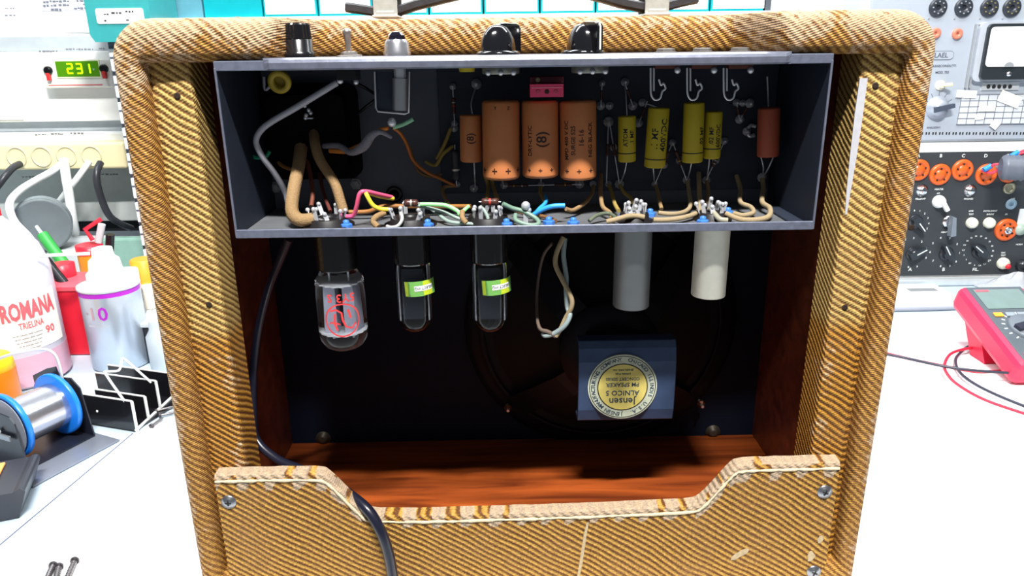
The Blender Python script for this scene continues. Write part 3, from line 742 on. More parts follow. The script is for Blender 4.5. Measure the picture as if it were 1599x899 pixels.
wire('sleeved_lead', [(498, 265, .075), (505, 300, .06), (516, 330, .042)], .0014, wm('brown2', (96, 50, 44)))
wire('hookup_wire', [(526, 129, .03), (500, 145, .028), (462, 168, .026), (424, 190, .028), (406, 205, .03), (400, 222, .032), (410, 245, .035), (425, 265, .04), (438, 285, .045), (447, 305, .05), (452, 330, .05)], .0021, wm('grey', (168, 168, 178)), 'grey wire sweeping from the switch')
wire('hookup_wire', [(388, 240, .05), (400, 246, .05), (415, 244, .05), (421, 236, .05)], .0014, wm('green', (30, 150, 110)), 'green wire at the far left')
wire('hookup_wire', [(515, 235, .06), (540, 236, .055), (560, 228, .05), (575, 218, .045), (590, 205, .04), (606, 200, .037)], [.0018, .0018, .0016, .0016, .0018, .0012], wm('orange', (222, 132, 50)), 'orange wire of the twisted pair')
wire('hookup_wire', [(505, 228, .06), (530, 228, .055), (548, 238, .048), (568, 228, .042), (580, 212, .04), (594, 206, .037), (612, 215, .037)], [.0018, .0022, .0022, .0036, .003, .0018, .001], mat('frayed_grey_cloth', (130, 130, 140), .9, var=.4, vs=700), 'frayed grey cloth wire of the twisted pair')
wire('hookup_wire', [(614, 199, .036), (630, 194, .036), (645, 186, .036)], .0014, wm('palegreen', (140, 196, 160)), 'pale green wire on the lamp holder')
wire('hookup_wire', [(613, 199, .04), (625, 208, .045), (635, 225, .055), (645, 250, .065), (665, 268, .072), (690, 280, .075), (711, 290, .076)], .0012, wm('orangebrown', (176, 100, 40)), 'orange brown wire to the eyelet board')
wire('hookup_wire', [(640, 230, .078), (652, 265, .078), (670, 275, .078), (690, 272, .078)], .0012, wm('ochre', (110, 86, 40)))
wire('hookup_wire', [(704, 200, .078), (694, 225, .078), (682, 248, .08)], .0014, CLD); wire('hookup_wire', [(708, 228, .078), (692, 240, .078), (680, 258, .08), (664, 252, .082)], .0014, CLD)
wire('hookup_wire', [(712, 290, .078), (694, 292, .078), (692, 302, .07), (700, 318, .055)], .0014, CL)
wire('hookup_wire', [(541, 338, .025), (552, 336, .023), (557, 322, .02), (562, 302, .018), (572, 299, .02), (590, 303, .03), (612, 308, .045)], .0015, wm('pink', (238, 92, 132)), 'pink wire')
wire('hookup_wire', [(606, 327, .02), (594, 326, .019), (582, 320, .018), (573, 305, .018), (573, 300, .022), (592, 306, .035), (614, 310, .045)], .0015, wm('yellow', (232, 208, 60)), 'yellow wire')
wire('hookup_wire', [(545, 331, .045), (575, 330, .045), (600, 322, .045), (640, 322, .05), (700, 322, .05), (735, 322, .045)], .0016, wm('brownfloor', (150, 100, 50)), 'brown wire along the chassis floor')
wire('hookup_wire', [(656, 319, .025), (675, 319, .025), (697, 321, .024), (715, 330, .022), (718, 336, .02)], .0015, wm('lightgreen', (142, 226, 140)), 'light green wire')
wire('hookup_wire', [(718, 335, .02), (725, 328, .022), (732, 322, .025)], .0014, wm('lightgreen', (142, 226, 140)))
wire('hookup_wire', [(832, 336, .026), (845, 328, .024), (862, 322, .022), (882, 321, .022)], .0017, wm('blue', (50, 150, 225)), 'blue wire')
wire('hookup_wire', [(834, 336, .03), (842, 326, .035), (852, 316, .045), (852, 306, .06)], .0014, wm('blue', (50, 150, 225)))
wire('hookup_wire', [(668, 322, .04), (685, 335, .03), (702, 346, .02), (730, 349, .018), (757, 350, .016), (762, 342, .016), (757, 330, .018), (750, 322, .02)], .0013, wm('greygreen', (140, 158, 150)), 'grey green wire looping across the floor')
wire('hookup_wire', [(785, 318, .02), (800, 325, .022), (818, 330, .022), (838, 342, .018), (840, 350, .014), (825, 351, .012), (806, 344, .014), (805, 335, .02)], .0016, wm('sage', (110, 138, 122)), 'sage green wire beside the blue one')
wire('hookup_wire', [(604, 353, .012), (612, 355, .010), (622, 352, .010), (628, 342, .012), (626, 332, .016)], .0012, wm('clear', (176, 178, 176)))
wire('hookup_wire', [(600, 333, .02), (588, 338, .014), (583, 346, .012), (590, 354, .010)], .0021, CL)
wire('hookup_wire', [(722, 330, .02), (722, 340, .014), (728, 348, .012)], .0019, CL)
wire('hookup_wire', [(758, 276, .078), (762, 290, .076), (760, 312, .05)], .0014, CLD); wire('hookup_wire', [(767, 276, .078), (770, 290, .076), (777, 312, .05)], .0014, CLD)
wire('hookup_wire', [(845, 290, .078), (844, 300, .072), (850, 314, .06)], .0014, CLD)
wire('hookup_wire', [(927, 290, .078), (924, 303, .07), (914, 316, .055), (895, 328, .04), (884, 326, .035)], .0015, CL)
wire('hookup_wire', [(938, 272, .08), (938, 300, .06), (941, 322, .04), (952, 332, .03), (955, 341, .02)], .0016, CL)
wire('hookup_wire', [(951, 289, .078), (955, 300, .07), (960, 318, .05), (966, 329, .035)], .0015, CLD)
wire('hookup_wire', [(968, 289, .078), (974, 300, .072), (984, 308, .065), (988, 316, .055)], .0014, CLD)
wire('hookup_wire', [(947, 346, .014), (960, 343, .014), (978, 338, .016), (992, 337, .018), (1006, 339, .018)], .0018, CLW, 'pale cloth wire lying on the chassis floor')
wire('hookup_wire', [(1024, 290, .078), (1028, 303, .07), (1031, 318, .055), (1033, 326, .05)], .0015, CL)
wire('hookup_wire', [(1074, 283, .078), (1076, 300, .07), (1078, 320, .055), (1070, 330, .04), (1050, 334, .03), (1028, 332, .03)], .0016, CLW)
wire('hookup_wire', [(1091, 270, .08), (1092, 300, .065), (1093, 320, .05), (1088, 332, .03), (1065, 340, .018), (1040, 343, .016), (1020, 343, .016)], .0018, CLW)
wire('hookup_wire', [(1104, 283, .078), (1106, 300, .07), (1105, 318, .055)], .0015, CL)
wire('hookup_wire', [(1150, 274, .08), (1156, 295, .07), (1156, 315, .05), (1172, 323, .04), (1176, 332, .03), (1160, 336, .025), (1146, 333, .03)], .0017, CLW)
wire('hookup_wire', [(1191, 279, .078), (1192, 295, .07), (1190, 315, .05), (1202, 325, .035), (1200, 338, .02), (1180, 343, .016), (1155, 342, .015), (1133, 333, .02)], .0019, CLW, 'pale cloth wire curving down from the lone capacitor')
wire('hookup_wire', [(1110, 326, .03), (1116, 334, .02), (1124, 342, .014), (1136, 344, .013)], .0019, wm('greybeige', (150, 146, 128)))
wire('hookup_wire', [(920, 345, .015), (932, 336, .02), (950, 333, .025), (962, 340, .016)], .0014, wm('olive', (92, 100, 84)))
wire('hookup_wire', [(650, 320, .028), (690, 330, .03), (720, 342, .03), (760, 345, .03)], .0012, wm('greygreen', (140, 158, 150)))
wire('hookup_wire', [(868, 345, .03), (850, 338, .035), (820, 334, .04), (800, 326, .045)], .0013, wm('brown3', (120, 84, 50)))
wire('hookup_wire', [(552, 128, .045), (575, 140, .055), (588, 152, .07), (570, 168, .075), (552, 182, .08)], .0012, BPL)
wire('hookup_wire', [(412, 120, .06), (414, 140, .06), (426, 130, .06)], .001, wm('grey', (168, 168, 178)))
# toggle switch body lug
b = MB(); p = at(545, 122, .03); b.box((p.x-.006, .022, p.z-.001), (p.x+.006, .040, CZ1+.0044), BPL); b.ball(at(531, 126, .028), .0022, SOLDER); b.ball(at(556, 128, .028), .0018, SOLDER); b.build('switch_body', amp)
b = MB()
for x, y in ((476, 165), (482, 172), (478, 180), (485, 176), (477, 184)): b.ball(at(x, y, .058), .0016, SOLDER, 8)
b.box(tuple(at(474, 186, .058)), (at(488, 186, .058).x, .062, at(474, 184, .058).z), SOLDER); b.build('fuse_terminal', amp)

# ---- valves hanging below
def glassmat(): return GLASS
def valve(x, Yc, ybot, wpx, capm, basep, kind):
    top = Vector((at(x, 372, Yc).x, Yc, CZ0)); zb = at(x, ybot, Yc-.006).z; R = wpx*pm(x, 470, Yc)/2; H = top.z-zb
    return top, R, H
def tube_base(b, R, h, m): b.lathe([(R*.9, 0), (R, -.001), (R, -h+.001), (R*.96, -h), (R*.5, -h)][::-1], m, seg=28)
base_m = mat('valve_base', (20, 18, 20), .25, coat=.4)
anode = mat('anode_grey', (182, 186, 204), .45, .2); mica = mat('mica', (240, 242, 252), .5); RED = mat('red_print', (214, 60, 62), .5)
GET = mat('getter_flash', (90, 80, 74), .12, .9)
# rectifier
top, R, H = valve(524, .030, 549, 76, None, None, 0)
b = MB(); Rb = R*.82; hb_ = .030
b.lathe([(Rb*.9, 0), (Rb, -.001), (Rb, -hb_+.001), (Rb*.96, -hb_), (Rb*.3, -hb_)][::-1], base_m, seg=48, smooth=False)
rv = b.build('rectifier_valve', amp, top, rot=(0, 0, 0), label='fat clear glass rectifier valve with red maker mark')
b = MB(); pr = [(Rb*.78, -hb_+.004), (Rb*.86, -hb_-.001), (R*.97, -hb_-.008), (R, -hb_-.012), (R, -H+R*.75), (R*.95, -H+R*.5), (R*.80, -H+R*.25), (R*.55, -H+R*.08), (R*.25, -H+R*.01), (.0002, -H)]
inn = [(max(.0001, r-.0009), z+.0006) for r, z in pr]
b.lathe(pr[::-1], GLASS, seg=40); b.build('glass_envelope', rv)
b = MB(); b.prism([(-R*.55, -H+R*.9), (-R*.50, -hb_-.012), (-R*.12, -hb_-.012), (-R*.12, -H+R*.9)], -R*.3, R*.3, anode); b.prism([(R*.12, -H+R*.9), (R*.12, -hb_-.012), (R*.50, -hb_-.012), (R*.55, -H+R*.9)], -R*.3, R*.3, anode)
for q in (-.3, .3): b.cyl((R*q, 0, -hb_), (R*q, 0, -H+R*.6), .0007, SOLDER)
b.build('anode_plates', rv, bevel=.0008)
for z, s_ in ((-hb_-.011, .8), (-H+R*.86, .93)):
    b = MB(); b.lathe([(R*s_, 0), (R*s_, .0008)], mica, T((0, 0, z)), 30, flute=.12, smooth=False); b.build('mica_disc', rv)
b = MB(); W_ = wrap(R+.0002)
b.text('5Y3 S', .0085, Matrix.Identity(4), RED, .0001, warp=lambda p: W_(RY(PI) @ p + Vector((.004, 0, -hb_-.0170))))
ring = [(math.cos(2*PI*k/40), math.sin(2*PI*k/40)) for k in range(41)]
rc = -H+R*.98+.006
def stroke(pts, w_, cz):
    vs = []; n = len(pts)
    for i, (x, z) in enumerate(pts):
        a = pts[max(0, i-1)]; c = pts[min(n-1, i+1)]; tx, tz = c[0]-a[0], c[1]-a[1]; l = math.hypot(tx, tz) or 1
        nx, nz_ = -tz/l*w_/2, tx/l*w_/2
        vs += [W_(Vector((x+nx+.004, -.0002, z+nz_+cz))), W_(Vector((x-nx+.004, -.0002, z-nz_+cz)))]
    b.add(vs, [(2*i, 2*i+1, 2*i+3, 2*i+2) for i in range(n-1)], RED)
cz_ = -hb_-.0335
stroke([(x*.0120, z*.0120) for x, z in ring], .0011, cz_)
stroke([(-.0085, .0068), (-.004, .0080), (-.0005, .0055), (0, 0), (.002, -.0050), (.006, -.0065), (.0092, -.003)], .0014, cz_)
stroke([(-.0050, .0050), (-.0058, -.002), (-.0040, -.0075)], .0016, cz_); stroke([(.0040, .0078), (.0050, .004), (.0056, .001)], .0016, cz_); stroke([(-.0095, -.002), (-.006, -.0015), (-.002, -.003)], .0012, cz_)
b.build('maker_mark', rv, label='red ring mark and upside-down type number')
# two output valves
def outvalve(x, lab, tilt=0, lx=0):
    top, R, H = valve(x, .028, 521, 56, None, None, 0)
    b = MB(); Rb = R*1.02; hb_ = .026
    b.lathe([(Rb*.9, 0), (Rb, -.001), (Rb, -hb_+.001), (Rb*.96, -hb_), (Rb*.3, -hb_)][::-1], mat('smoky_base', (26, 25, 26), .12, coat=.6), seg=48, smooth=False)
    v_ = b.build('output_valve', amp, top, rot=(0, tilt, 0), label=lab)
    b = MB(); pr = [(R*.8, -hb_+.003), (R*.93, -hb_-.001), (R*.95, -hb_-.004), (R*.94, -H+R*.8), (R*.86, -H+R*.45), (R*.65, -H+R*.18), (R*.35, -H+R*.03), (.0002, -H)]
    b.lathe(pr[::-1], GLASS, seg=40); b.build('glass_envelope', v_)
    b = MB(); b.prism([(-R*.5, -H+R*.9), (-R*.5, -hb_-.004), (R*.5, -hb_-.004), (R*.5, -H+R*.9)], -R*.35, R*.35, mat('anode_dark', (36, 40, 50), .4, .4))
    for q in (-.62, .62): b.cyl((R*q, 0, -hb_-.002), (R*q, 0, -H+R*.7), .0006, SOLDER)
    b.build('anode_plates', v_, bevel=.002)
    b = MB(); W2 = wrap(R*.96+.0003); zc = -hb_-.0165
    yg = mat('lime_label', (190, 205, 40), .3, spec=.6, coat=.5); gg = mat('green_label', (112, 170, 84), .3, coat=.5)
    def strip(a0, a1, z0, z1, mm, off=0, nn=10):
        vs = []
        for k in range(nn+1):
            a = a0+(a1-a0)*k/nn
            for z in (z0, z1): vs.append(W2(Vector((a*R*.96, off, z))))
        b.add(vs, [(2*i, 2*i+2, 2*i+3, 2*i+1) for i in range(nn)], mm, True)
    s_ = lx
    strip(-.75+s_, 1.25+s_, zc-.0055, zc+.0055, gg); strip(-.72+s_, -.52+s_, zc-.0052, zc+.0052, yg, -.0001, 3); strip(.35+s_, .95+s_, zc-.0052, zc+.0052, yg, -.0001, 4)
    strip(-.15+s_, .95+s_, zc-.0016, zc+.0022, WHITE, -.0002, 8)
    b.text('SELECT-HQ', .0026, Matrix.Identity(4), INKB, .0001, warp=lambda p: W2(RY(PI) @ p + Vector(((.4+s_)*R*.96, -.0002, zc+.0003))))
    b.build('test_label', v_, rot=(0, -.06, 0), label='lime green sticker with upside-down print')
    return v_
outvalve(642, 'slim clear glass output valve, left of the two with lime labels', 0, .1)
outvalve(763, 'slim clear glass output valve, right of the two with lime labels', 0, .1)
# shielded preamp valves
def shield(x, ybot, wpx, m, lab, Yc=.0265):
    top, R, H = valve(x, Yc, ybot, wpx, None, None, 0)
    b = MB(); b.lathe([(R*1.04, 0), (R*1.04, -.003), (R, -.0036), (R, -H+.0006), (R*.97, -H), (R*.30, -H+.0002), (R*.28, -H+.002)][::-1], m, seg=36)
    return b.build('valve_shield', amp, top, label=lab)
shield(989, 481, 56, mat('dull_alloy', (104, 108, 110), .48, .5, var=.12, vs=80), 'dull grey metal valve shield')
shield(1112, 464, 52, mat('bright_alloy', (206, 204, 192), .5, .2, var=.12, vs=140), 'pale aluminium valve shield')
# speaker leads
p = at(879, 374, .035); b = MB(); b.lathe([(.0042, -.004), (.0046, 0)], CREAM, T((p.x, .035, CZ0-.0002)), 16); b.build('lead_grommet', amp)
wire('speaker_lead', [(880, 370, .035), (869, 395, .034), (868, 415, .033), (880, 440, .03), (892, 465, .028), (892, 480, .028), (884, 495, .03), (876, 512, .03), (868, 525, .03)], .0018, CLW, 'cream cloth speaker lead')
wire('speaker_lead', [(882, 372, .038), (880, 400, .036), (884, 430, .034), (884, 455, .031), (886, 480, .032), (890, 492, .028), (882, 508, .027), (866, 520, .03), (852, 524, .032), (848, 520, .034)], .0018, wm('bluegreycloth', (138, 152, 152)), 'blue grey cloth speaker lead')
wire('speaker_lead', [(868, 525, .03), (856, 518, .031), (842, 511, .034), (838, 480, .05), (840, 440, .06), (848, 400, .06), (862, 380, .05)], [.0017, .0017, .0014, .0011, .0011, .0011, .0011], mat('dark_lead', (92, 76, 66), .7))
# ---- speaker
pc = onz(0, 0) if False else None
sc = Vector((at(977, 595, .080).x-.002, .2025, .2745 if False else at(977, 595, .082).z+.0))
FR = mat('speaker_frame', (24, 27, 34), .5, .1, spec=.25); CONE = mat('speaker_cone', (22, 20, 20), .8)
Rs = .133; scx = at(938, 500, .2).x; sr_ = Matrix.Translation((scx, .2028, sc.z+.006)) @ RX(PI/2)      # local +Z -> -Y
b = MB(); b.lathe([(Rs*.93, 0), (Rs, .0), (Rs, .003), (Rs*.94, .0045), (Rs*.90, .006), (Rs*.86, .010), (Rs*.86, .0115), (Rs*.9, .0075)], FR, sr_, 56)
spk = b.build('speaker', amp, label='loudspeaker on the baffle seen from behind')
b = MB(); b.lathe([(Rs*.86, .002), (Rs*.55, .030), (Rs*.30, .052)], CONE, sr_, 48); b.build('cone', spk)
for k in range(4):
    a = PI/4+k*PI/2; c_, s_ = math.cos(a), math.sin(a); b = MB(); w_ = .013
    P = [(Rs*.88, .010), (Rs*.7, .030), (Rs*.42, .058), (Rs*.30, .066)]
    vs = []
    for r, h in P:
        for dw in (-1, 1):
            for dh in (0, .0015): vs.append(sr_ @ Vector((r*c_-dw*w_*s_, r*s_+dw*w_*c_, h+dh)))
    b.add(vs, [(i*4+0, i*4+2, i*4+6, i*4+4) for i in range(3)]+[(i*4+1, i*4+5, i*4+7, i*4+3) for i in range(3)]+[(i*4, i*4+4, i*4+5, i*4+1) for i in range(3)]+[(i*4+2, i*4+3, i*4+7, i*4+6) for i in range(3)], FR)
    b.build('basket_arm', spk)
b = MB(); b.lathe([(Rs*.34, .060), (Rs*.34, .072), (Rs*.2, .073)], FR, sr_, 36); b.build('back_plate', spk)
# magnet cover
q0, q1 = at(903, 534, .080), at(1050, 657, .080)
MC = mat('blue_magnet_cover', (66, 84, 118), .42, .3, var=.35, vs=70)
b = MB(); mw = q1.x-q0.x; mh = q0.z-q1.z
prof = [(0, mh*.02), (0, mh*.16), (.0022, mh*.0)]
x0, x1 = q0.x, q1.x; z1, z0 = q0.z, q1.z
outline = [(.098, z1-.001), (.084, z1-.0005), (.0800, z1-.006), (.0772, z1-.017), (.0765, (z0+z1)/2), (.0772, z0+.013), (.0800, z0+.002), (.088, z0), (.098, z0)]
inner = [(.098, z0+.003), (.088, z0+.003), (.083, z0+.006), (.0800, (z0+z1)/2), (.083, z1-.010), (.087, z1-.0035), (.098, z1-.004)]
lp = outline+inner; n = len(lp)
vs = [(x0+.0005, y, z) for y, z in lp]+[(x1-.0005, y, z) for y, z in lp]
b.add(vs, [(i, (i+1) % n, (i+1) % n+n, i+n) for i in range(n)], MC)
b.add(vs, [tuple(range(n))[::-1], tuple(range(n, 2*n))], MC)
mc = b.build('magnet_cover', spk, bevel=.0008, label='blue steel magnet cover')
b = MB(); b.box((x0+.012, .0835, z0+.008), (x1-.012, .134, z1-.010), FR); b.build('magnet', spk, bevel=.002)
pc = at(972, 604, .0760); RL = 54*pm(972, 604, .0764)
LB = mat('label_silver', (206, 212, 190), .5, .1, var=.25, vs=160); LBY = mat('label_yellow', (236, 216, 120), .55, var=.22, vs=90)
tilt_ = -.03
Lm = T((pc.x, .0762, pc.z)) @ RX(tilt_)
b = MB(); b.lathe([(RL, -.001), (RL, .0002), (RL*.98, .0004), (RL*.72, .0004)], LB, Lm @ RX(PI/2), 56, False)
b.lathe([(RL*.96, .0003), (RL*.96, .00055), (RL*.94, .00055), (RL*.94, .0003)], INKB, Lm @ RX(PI/2), 56, False)
b.lathe([(RL*.73, .0003), (RL*.73, .0006), (RL*.715, .0006)], INKB, Lm @ RX(PI/2), 56, False)
b.lathe([(RL*.70, .0003), (RL*.70, .0007)], LBY, Lm @ RX(PI/2), 56, False)
IK = mat('label_ink', (58, 74, 92), .6); fy = -.0008
for t, sz, z in (('Jensen', .0086, .43), ('ALNICO 5', .0062, .17), ('PM SPEAKER', .0050, -.085), ('CONCERT SERIES', .0036, -.26), ('MODEL P12R', .0022, -.42), ('JENSEN MFG. CO.', .0022, -.54)):
    b.text(t, sz, Lm @ T((0, fy, -z*RL)) @ RY(PI), IK, .0001)
rt = 'JENSEN MANUFACTURING COMPANY  CHICAGO ILLINOIS  U.S.A.  '
for i, ch in enumerate(rt):
    if ch == ' ': continue
    a = 2*PI*i/len(rt)+PI
    b.text(ch, .0046, Lm @ T((RL*.845*math.sin(a), -.0005, RL*.845*math.cos(a))) @ RY(a), IK, .0001)
b.build('round_label', spk, label='round yellow and silver paper label, upside down')
# t-nuts on the baffle
w0 = None
for x, y in ((505, 684), (1113, 674)):
    p = at(x, y, .2025)
    if w0 is None:
        b = MB(); b.lathe([(.0078, 0), (.0078, .0012), (.0045, .0016), (.0045, .004), (.002, .0042)], mat('rusty_washer', (92, 84, 74), .5, .6, var=.3), RX(PI/2), 20); w0 = b.build('baffle_bolt', amp, (p.x, .2028, p.z))
    else: dup(w0, amp, (p.x, .2028, p.z))
w0 = None
for x, y in ((793, 632), (1092, 626)):
    p = at(x, y, .198)
    if w0 is None:
        b = MB(); b.lathe([(.0038, 0), (.0042, .002), (.002, .004)], mat('rusty_nut', (120, 76, 54), .4, .6), RX(PI/2), 6, smooth=False); b.cyl((0, 0, 0), (0, -.008, 0), .0014, SOLDER); b.cyl((0, .012, 0), (0, 0, 0), .0014, SOLDER); w0 = b.build('speaker_bolt', amp, (p.x, .193, p.z))
    else: dup(w0, amp, (p.x, .193, p.z))
# ---- power cord
cordpts = [at(452, 372, .045), at(440, 400, .055), at(420, 450, .068), at(403, 520, .074), at(395, 590, .070), at(395, 640, .060), at(400, 685, .050), at(430, 715, .040), at(470, 733, .030), at(515, 750, .020), at(548, 773, .010), at(575, 797, -.0008), at(594, 828, -.0058), at(606, 862, -.0062), at(613, 899, -.0062), at(616, 925, -.0075)]
cordpts += [Vector((cordpts[-1].x+.001, -.016, .010)), Vector((cordpts[-1].x+.004, -.035, .0056)), Vector((cordpts[-1].x+.02, -.065, .0056))]
b = MB(); rr = [.0034]*8+[.0038]*3+[.0042]*9
b.tube(cordpts, rr[:len(cordpts)], mat('cord_black', (24, 25, 40), .3, coat=.2), 14, True, 8)
b.build('power_cord', amp, label='black mains cord hanging out over the back panel')
for sx in (-.2, .2):
    for sy in (.03, .20):
        b = MB(); b.lathe([(.010, .0010), (.011, .0042)], BRUB, T((sx, sy, 0)), 16); b.build('foot', amp)

# ================================================================== BACKGROUND, LEFT
NAVY = mat('cabinet_steel', (96, 106, 122), .5, .3)
def slab(b, x0, x1, y0, y1, Y, depth, m):      # box whose front face covers pixels x0..x1 / y0..y1 in plane Y
    a = at(x0, y1, Y); c = at(x1, y0, Y); b.box((a.x, Y, a.z), (c.x, Y+depth, c.z), m); return a, c
# wall unit: trunking panels behind the bench
YW = .85
zz = lambda y, Y=YW: at(90, y, Y).z
xl, xr = -1.35, at(226, 300, YW).x+.10
unit = thing('instrument_rack', 'white and grey wall rack of horizontal panels behind the left of the bench', 'rack', (-.9, YW, zz(372)))
U = Vector((-.9, YW, zz(372)))
def upart(name, y0, y1, dy, m, lab=None, bev=.002):
    b = MB(); b.box((xl-U.x, dy, zz(y1)-U.z), (xr-U.x, 1.02-YW-.001, zz(y0)-U.z), m); return b.build(name, unit, bevel=bev, label=lab)
p1 = upart('rack_panel', -120, 55, .03, WHITE); upart('grey_rail', 55, 80, .012, mat('band_grey', (176, 184, 188), .5), 'grey horizontal rail')
p2 = upart('rack_panel', 80, 190, .004, WHITE); upart('grey_rail', 190, 207, .02, MATS['band_grey'], 'grey horizontal rail'); p3 = upart('rack_panel', 207, 226, -.01, mat('box_white', (226, 230, 232), .5))
p4 = upart('rack_panel', 226, 352, .03, mat('panel_grey', (196, 202, 200), .5), 'light grey lower panel')
upart('shadow_strip', 352, 372, .05, mat('shadow_black', (22, 24, 28), .6), 'black strip painting the shadow under the grey lower panel')  # near-black strip added to paint the shade under the rack
# small lettering strips on the panels
def strokes(par, org, segs, Y, m=None, name='lettering', jit=.3, hh=2.0):
    b = MB(); rr_ = random.Random(len(segs)*7+int(segs[0][0]))
    for x0, x1, y in segs:
        x = x0
        while x < x1:
            w_ = rr_.uniform(2, 5); p, q = at(x, y+hh*rr_.uniform(.3, .8), Y), at(min(x1, x+w_), y-hh*rr_.uniform(.3, .8), Y)
            b.box(tuple(Vector((p.x, Y-.0006, p.z))-org), tuple(Vector((q.x, Y+.0004, q.z))-org), m or mat('faint_print', (120, 122, 130), .6)); x += w_+rr_.uniform(1, 3)
    return b.build(name, par)
pu = Vector(U)
strokes(unit, pu, [(8, 22, 13), (8, 24, 24)], YW+.030, hh=1.4)
strokes(unit, pu, [(61, 90, 80), (103, 145, 77), (155, 163, 76)], YW+.004)
strokes(unit, pu, [(55, 72, 210), (80, 100, 209), (110, 130, 208)], YW-.010)
strokes(unit, pu, [(35, 60, 276), (158, 185, 272)], YW+.030)
b = MB(); a, c = at(66, 17, YW+.03), at(146, -20, YW+.03); b.box((a.x-U.x, .029, a.z-U.z), (c.x-U.x, .0302, c.z-U.z), mat('printed_note', (206, 208, 216), .7)); nt_ = b.build('printed_note', unit)
strokes(unit, pu, [(68, 76, 3), (78, 108, 2), (120, 140, 1), (68, 76, 9), (80, 88, 9), (92, 110, 8), (130, 142, 7), (80, 97, 15), (116, 142, 13)], YW+.029, mat('note_ink', (110, 112, 124), .6), hh=2.6)
b = MB(); a, c = at(0, 187, YW+.003), at(18, 91, YW+.003)
b.box((xl-U.x, .0, a.z-U.z), (c.x-U.x, .0045, c.z-U.z), WHITE); b.build('door_flap', unit, bevel=.001)
# voltmeter with the green display
YM = .83
a, c = at(69, 138, YM), at(171, 92, YM); M0 = Vector(((a.x+c.x)/2, YM, a.z))
mt = thing('panel_voltmeter', 'small white panel voltmeter with green display reading 231', 'meter', M0)
hw_ = (c.x-a.x)/2; hh_ = c.z-a.z
b = MB(); b.box((-hw_, 0, 0), (hw_, .02, hh_), mat('meter_case', (232, 232, 222), .45)); b.build('case', mt, bevel=.002)
dx = lambda x, y: (at(x, y, YM).x-M0.x, at(x, y, YM).z-M0.z)
x0, z0 = dx(91, 120); x1, z1 = dx(153, 95)
b = MB(); b.box((x0-.002, -.0012, z0-.002), (x1+.002, .001, z1+.002), mat('bezel_pale', (236, 240, 200), .4)); b.box((x0, -.0016, z0), (x1, .001, z1), mat('lcd_green', (66, 122, 8), .3, emit=.35, var=.03))
scr = b.build('display', mt)
SEG = {'2': 'abged', '3': 'abgcd', '1': 'bc'}
b = MB(); dm = mat('lit_digit', (190, 255, 10), .4, emit=1.1, var=0)
for ch, px in (('2', 110), ('3', 124.5), ('1', 137)):
    cx_, cz_ = dx(px, 107); w2, h2, t_ = .0042, .0075, .0013
    R_ = {'a': (-w2, w2, h2-t_, h2+t_), 'g': (-w2, w2, -t_, t_), 'd': (-w2, w2, -h2-t_, -h2+t_), 'b': (w2-t_, w2+t_, 0, h2), 'c': (w2-t_, w2+t_, -h2, 0), 'e': (-w2-t_, -w2+t_, -h2, 0), 'f': (-w2-t_, -w2+t_, 0, h2)}
    for k in SEG[ch]:
        q = R_[k]; b.box((cx_+q[0], -.0022, cz_+q[2]), (cx_+q[1], -.0015, cz_+q[3]), dm)
cx_, cz_ = dx(147, 108); b.text('v', .007, T((cx_, -.0018, cz_)), LGREY)
b.build('digits', mt)
x0, z0 = dx(76, 134); x1, z1 = dx(160, 131.5)
b = MB(); b.box((x0, -.0004, z0), (x1, .001, z1), mat('red_line', (220, 90, 90), .5)); b.build('red_line', mt)
for px, py in ((76, 110), (163, 107)):
    cx_, cz_ = dx(px, py); b = MB(); b.lathe([(.007, 0), (.007, .004), (.005, .006)], BPL, T((cx_, 0, cz_)) @ RX(PI/2), 18); b.box((cx_-.002, -.007, cz_-.016), (cx_+.003, -.001, cz_-.004), mat('red_plastic', (205, 50, 50), .4), ); b.build('terminal_knob', mt)
# multi-socket strip
YS = .80; 
a, c = at(22, 266, YS), at(192, 222, YS); O_ = Vector(((a.x+c.x)/2, YS, a.z)); ww, hh_ = (c.x-a.x)/2, c.z-a.z
st = thing('socket_strip', 'cream multi-socket mains strip fixed to the grey panel', 'power strip', O_)
b = MB(); b.box((-ww-.12, 0, 0), (ww, .0490, hh_), CREAM); b.build('housing', st, bevel=.005, bseg=3)
for k in range(4):
    b = MB(); b.lathe([(.0175, -.0004), (.0175, .0012), (.015, .0014), (.0148, -.001)], mat('cream_insert', (224, 214, 178), .4), T((-ww*.9+k*.042, 0, hh_*.5)) @ RX(PI/2), 24); b.build('socket_outlet', st)
def cable(name, pts, r, m, label, cat='cable', group=None, sub=6):
    b = MB(); P = [p if isinstance(p, Vector) else (at(*p)) for p in pts]; o_ = P[0].copy(); o_.z = min(p.z for p in P)
    b.tube([p-o_ for p in P], r, m, 10, True, sub); o = b.build(name, None, o_); return tag(o, label, cat, group)
WC = mat('white_cable', (244, 246, 246), .4, var=.01)
cable('mains_cable', [(94, 257, .785), (80, 268, .76), (55, 282, .72), (30, 298, .68), (15, 318, .62), (22, 345, .6), (45, 370, .6), (62, 395, .62), (85, 440, .60), (100, 480, .60)], .0055, WC, 'white mains cable arching left from the strip behind the bottle')
cable('mains_cable', [(100, 250, .79), (103, 275, .77), (108, 305, .76), (114, 345, .76), (119, 372, .79), (120, 390, .80)], .0075, WC, 'thick white mains cable dropping straight down from the strip')
cable('mains_cable', [(140, 252, .79), (118, 282, .77), (100, 305, .78), (88, 322, .80), (80, 345, .83), (78, 372, .86)], .005, WC, 'white mains cable slanting left behind the grey tape roll')
BC = mat('black_cable', (52, 54, 60), .35)
cable('mains_cable', [(157, 254, .79), (151, 268, .775), (152, 288, .77), (160, 315, .775), (172, 338, .78), (190, 350, .80), (205, 356, .83)], .0058, BC, 'black mains cable hanging from the right end of the strip')
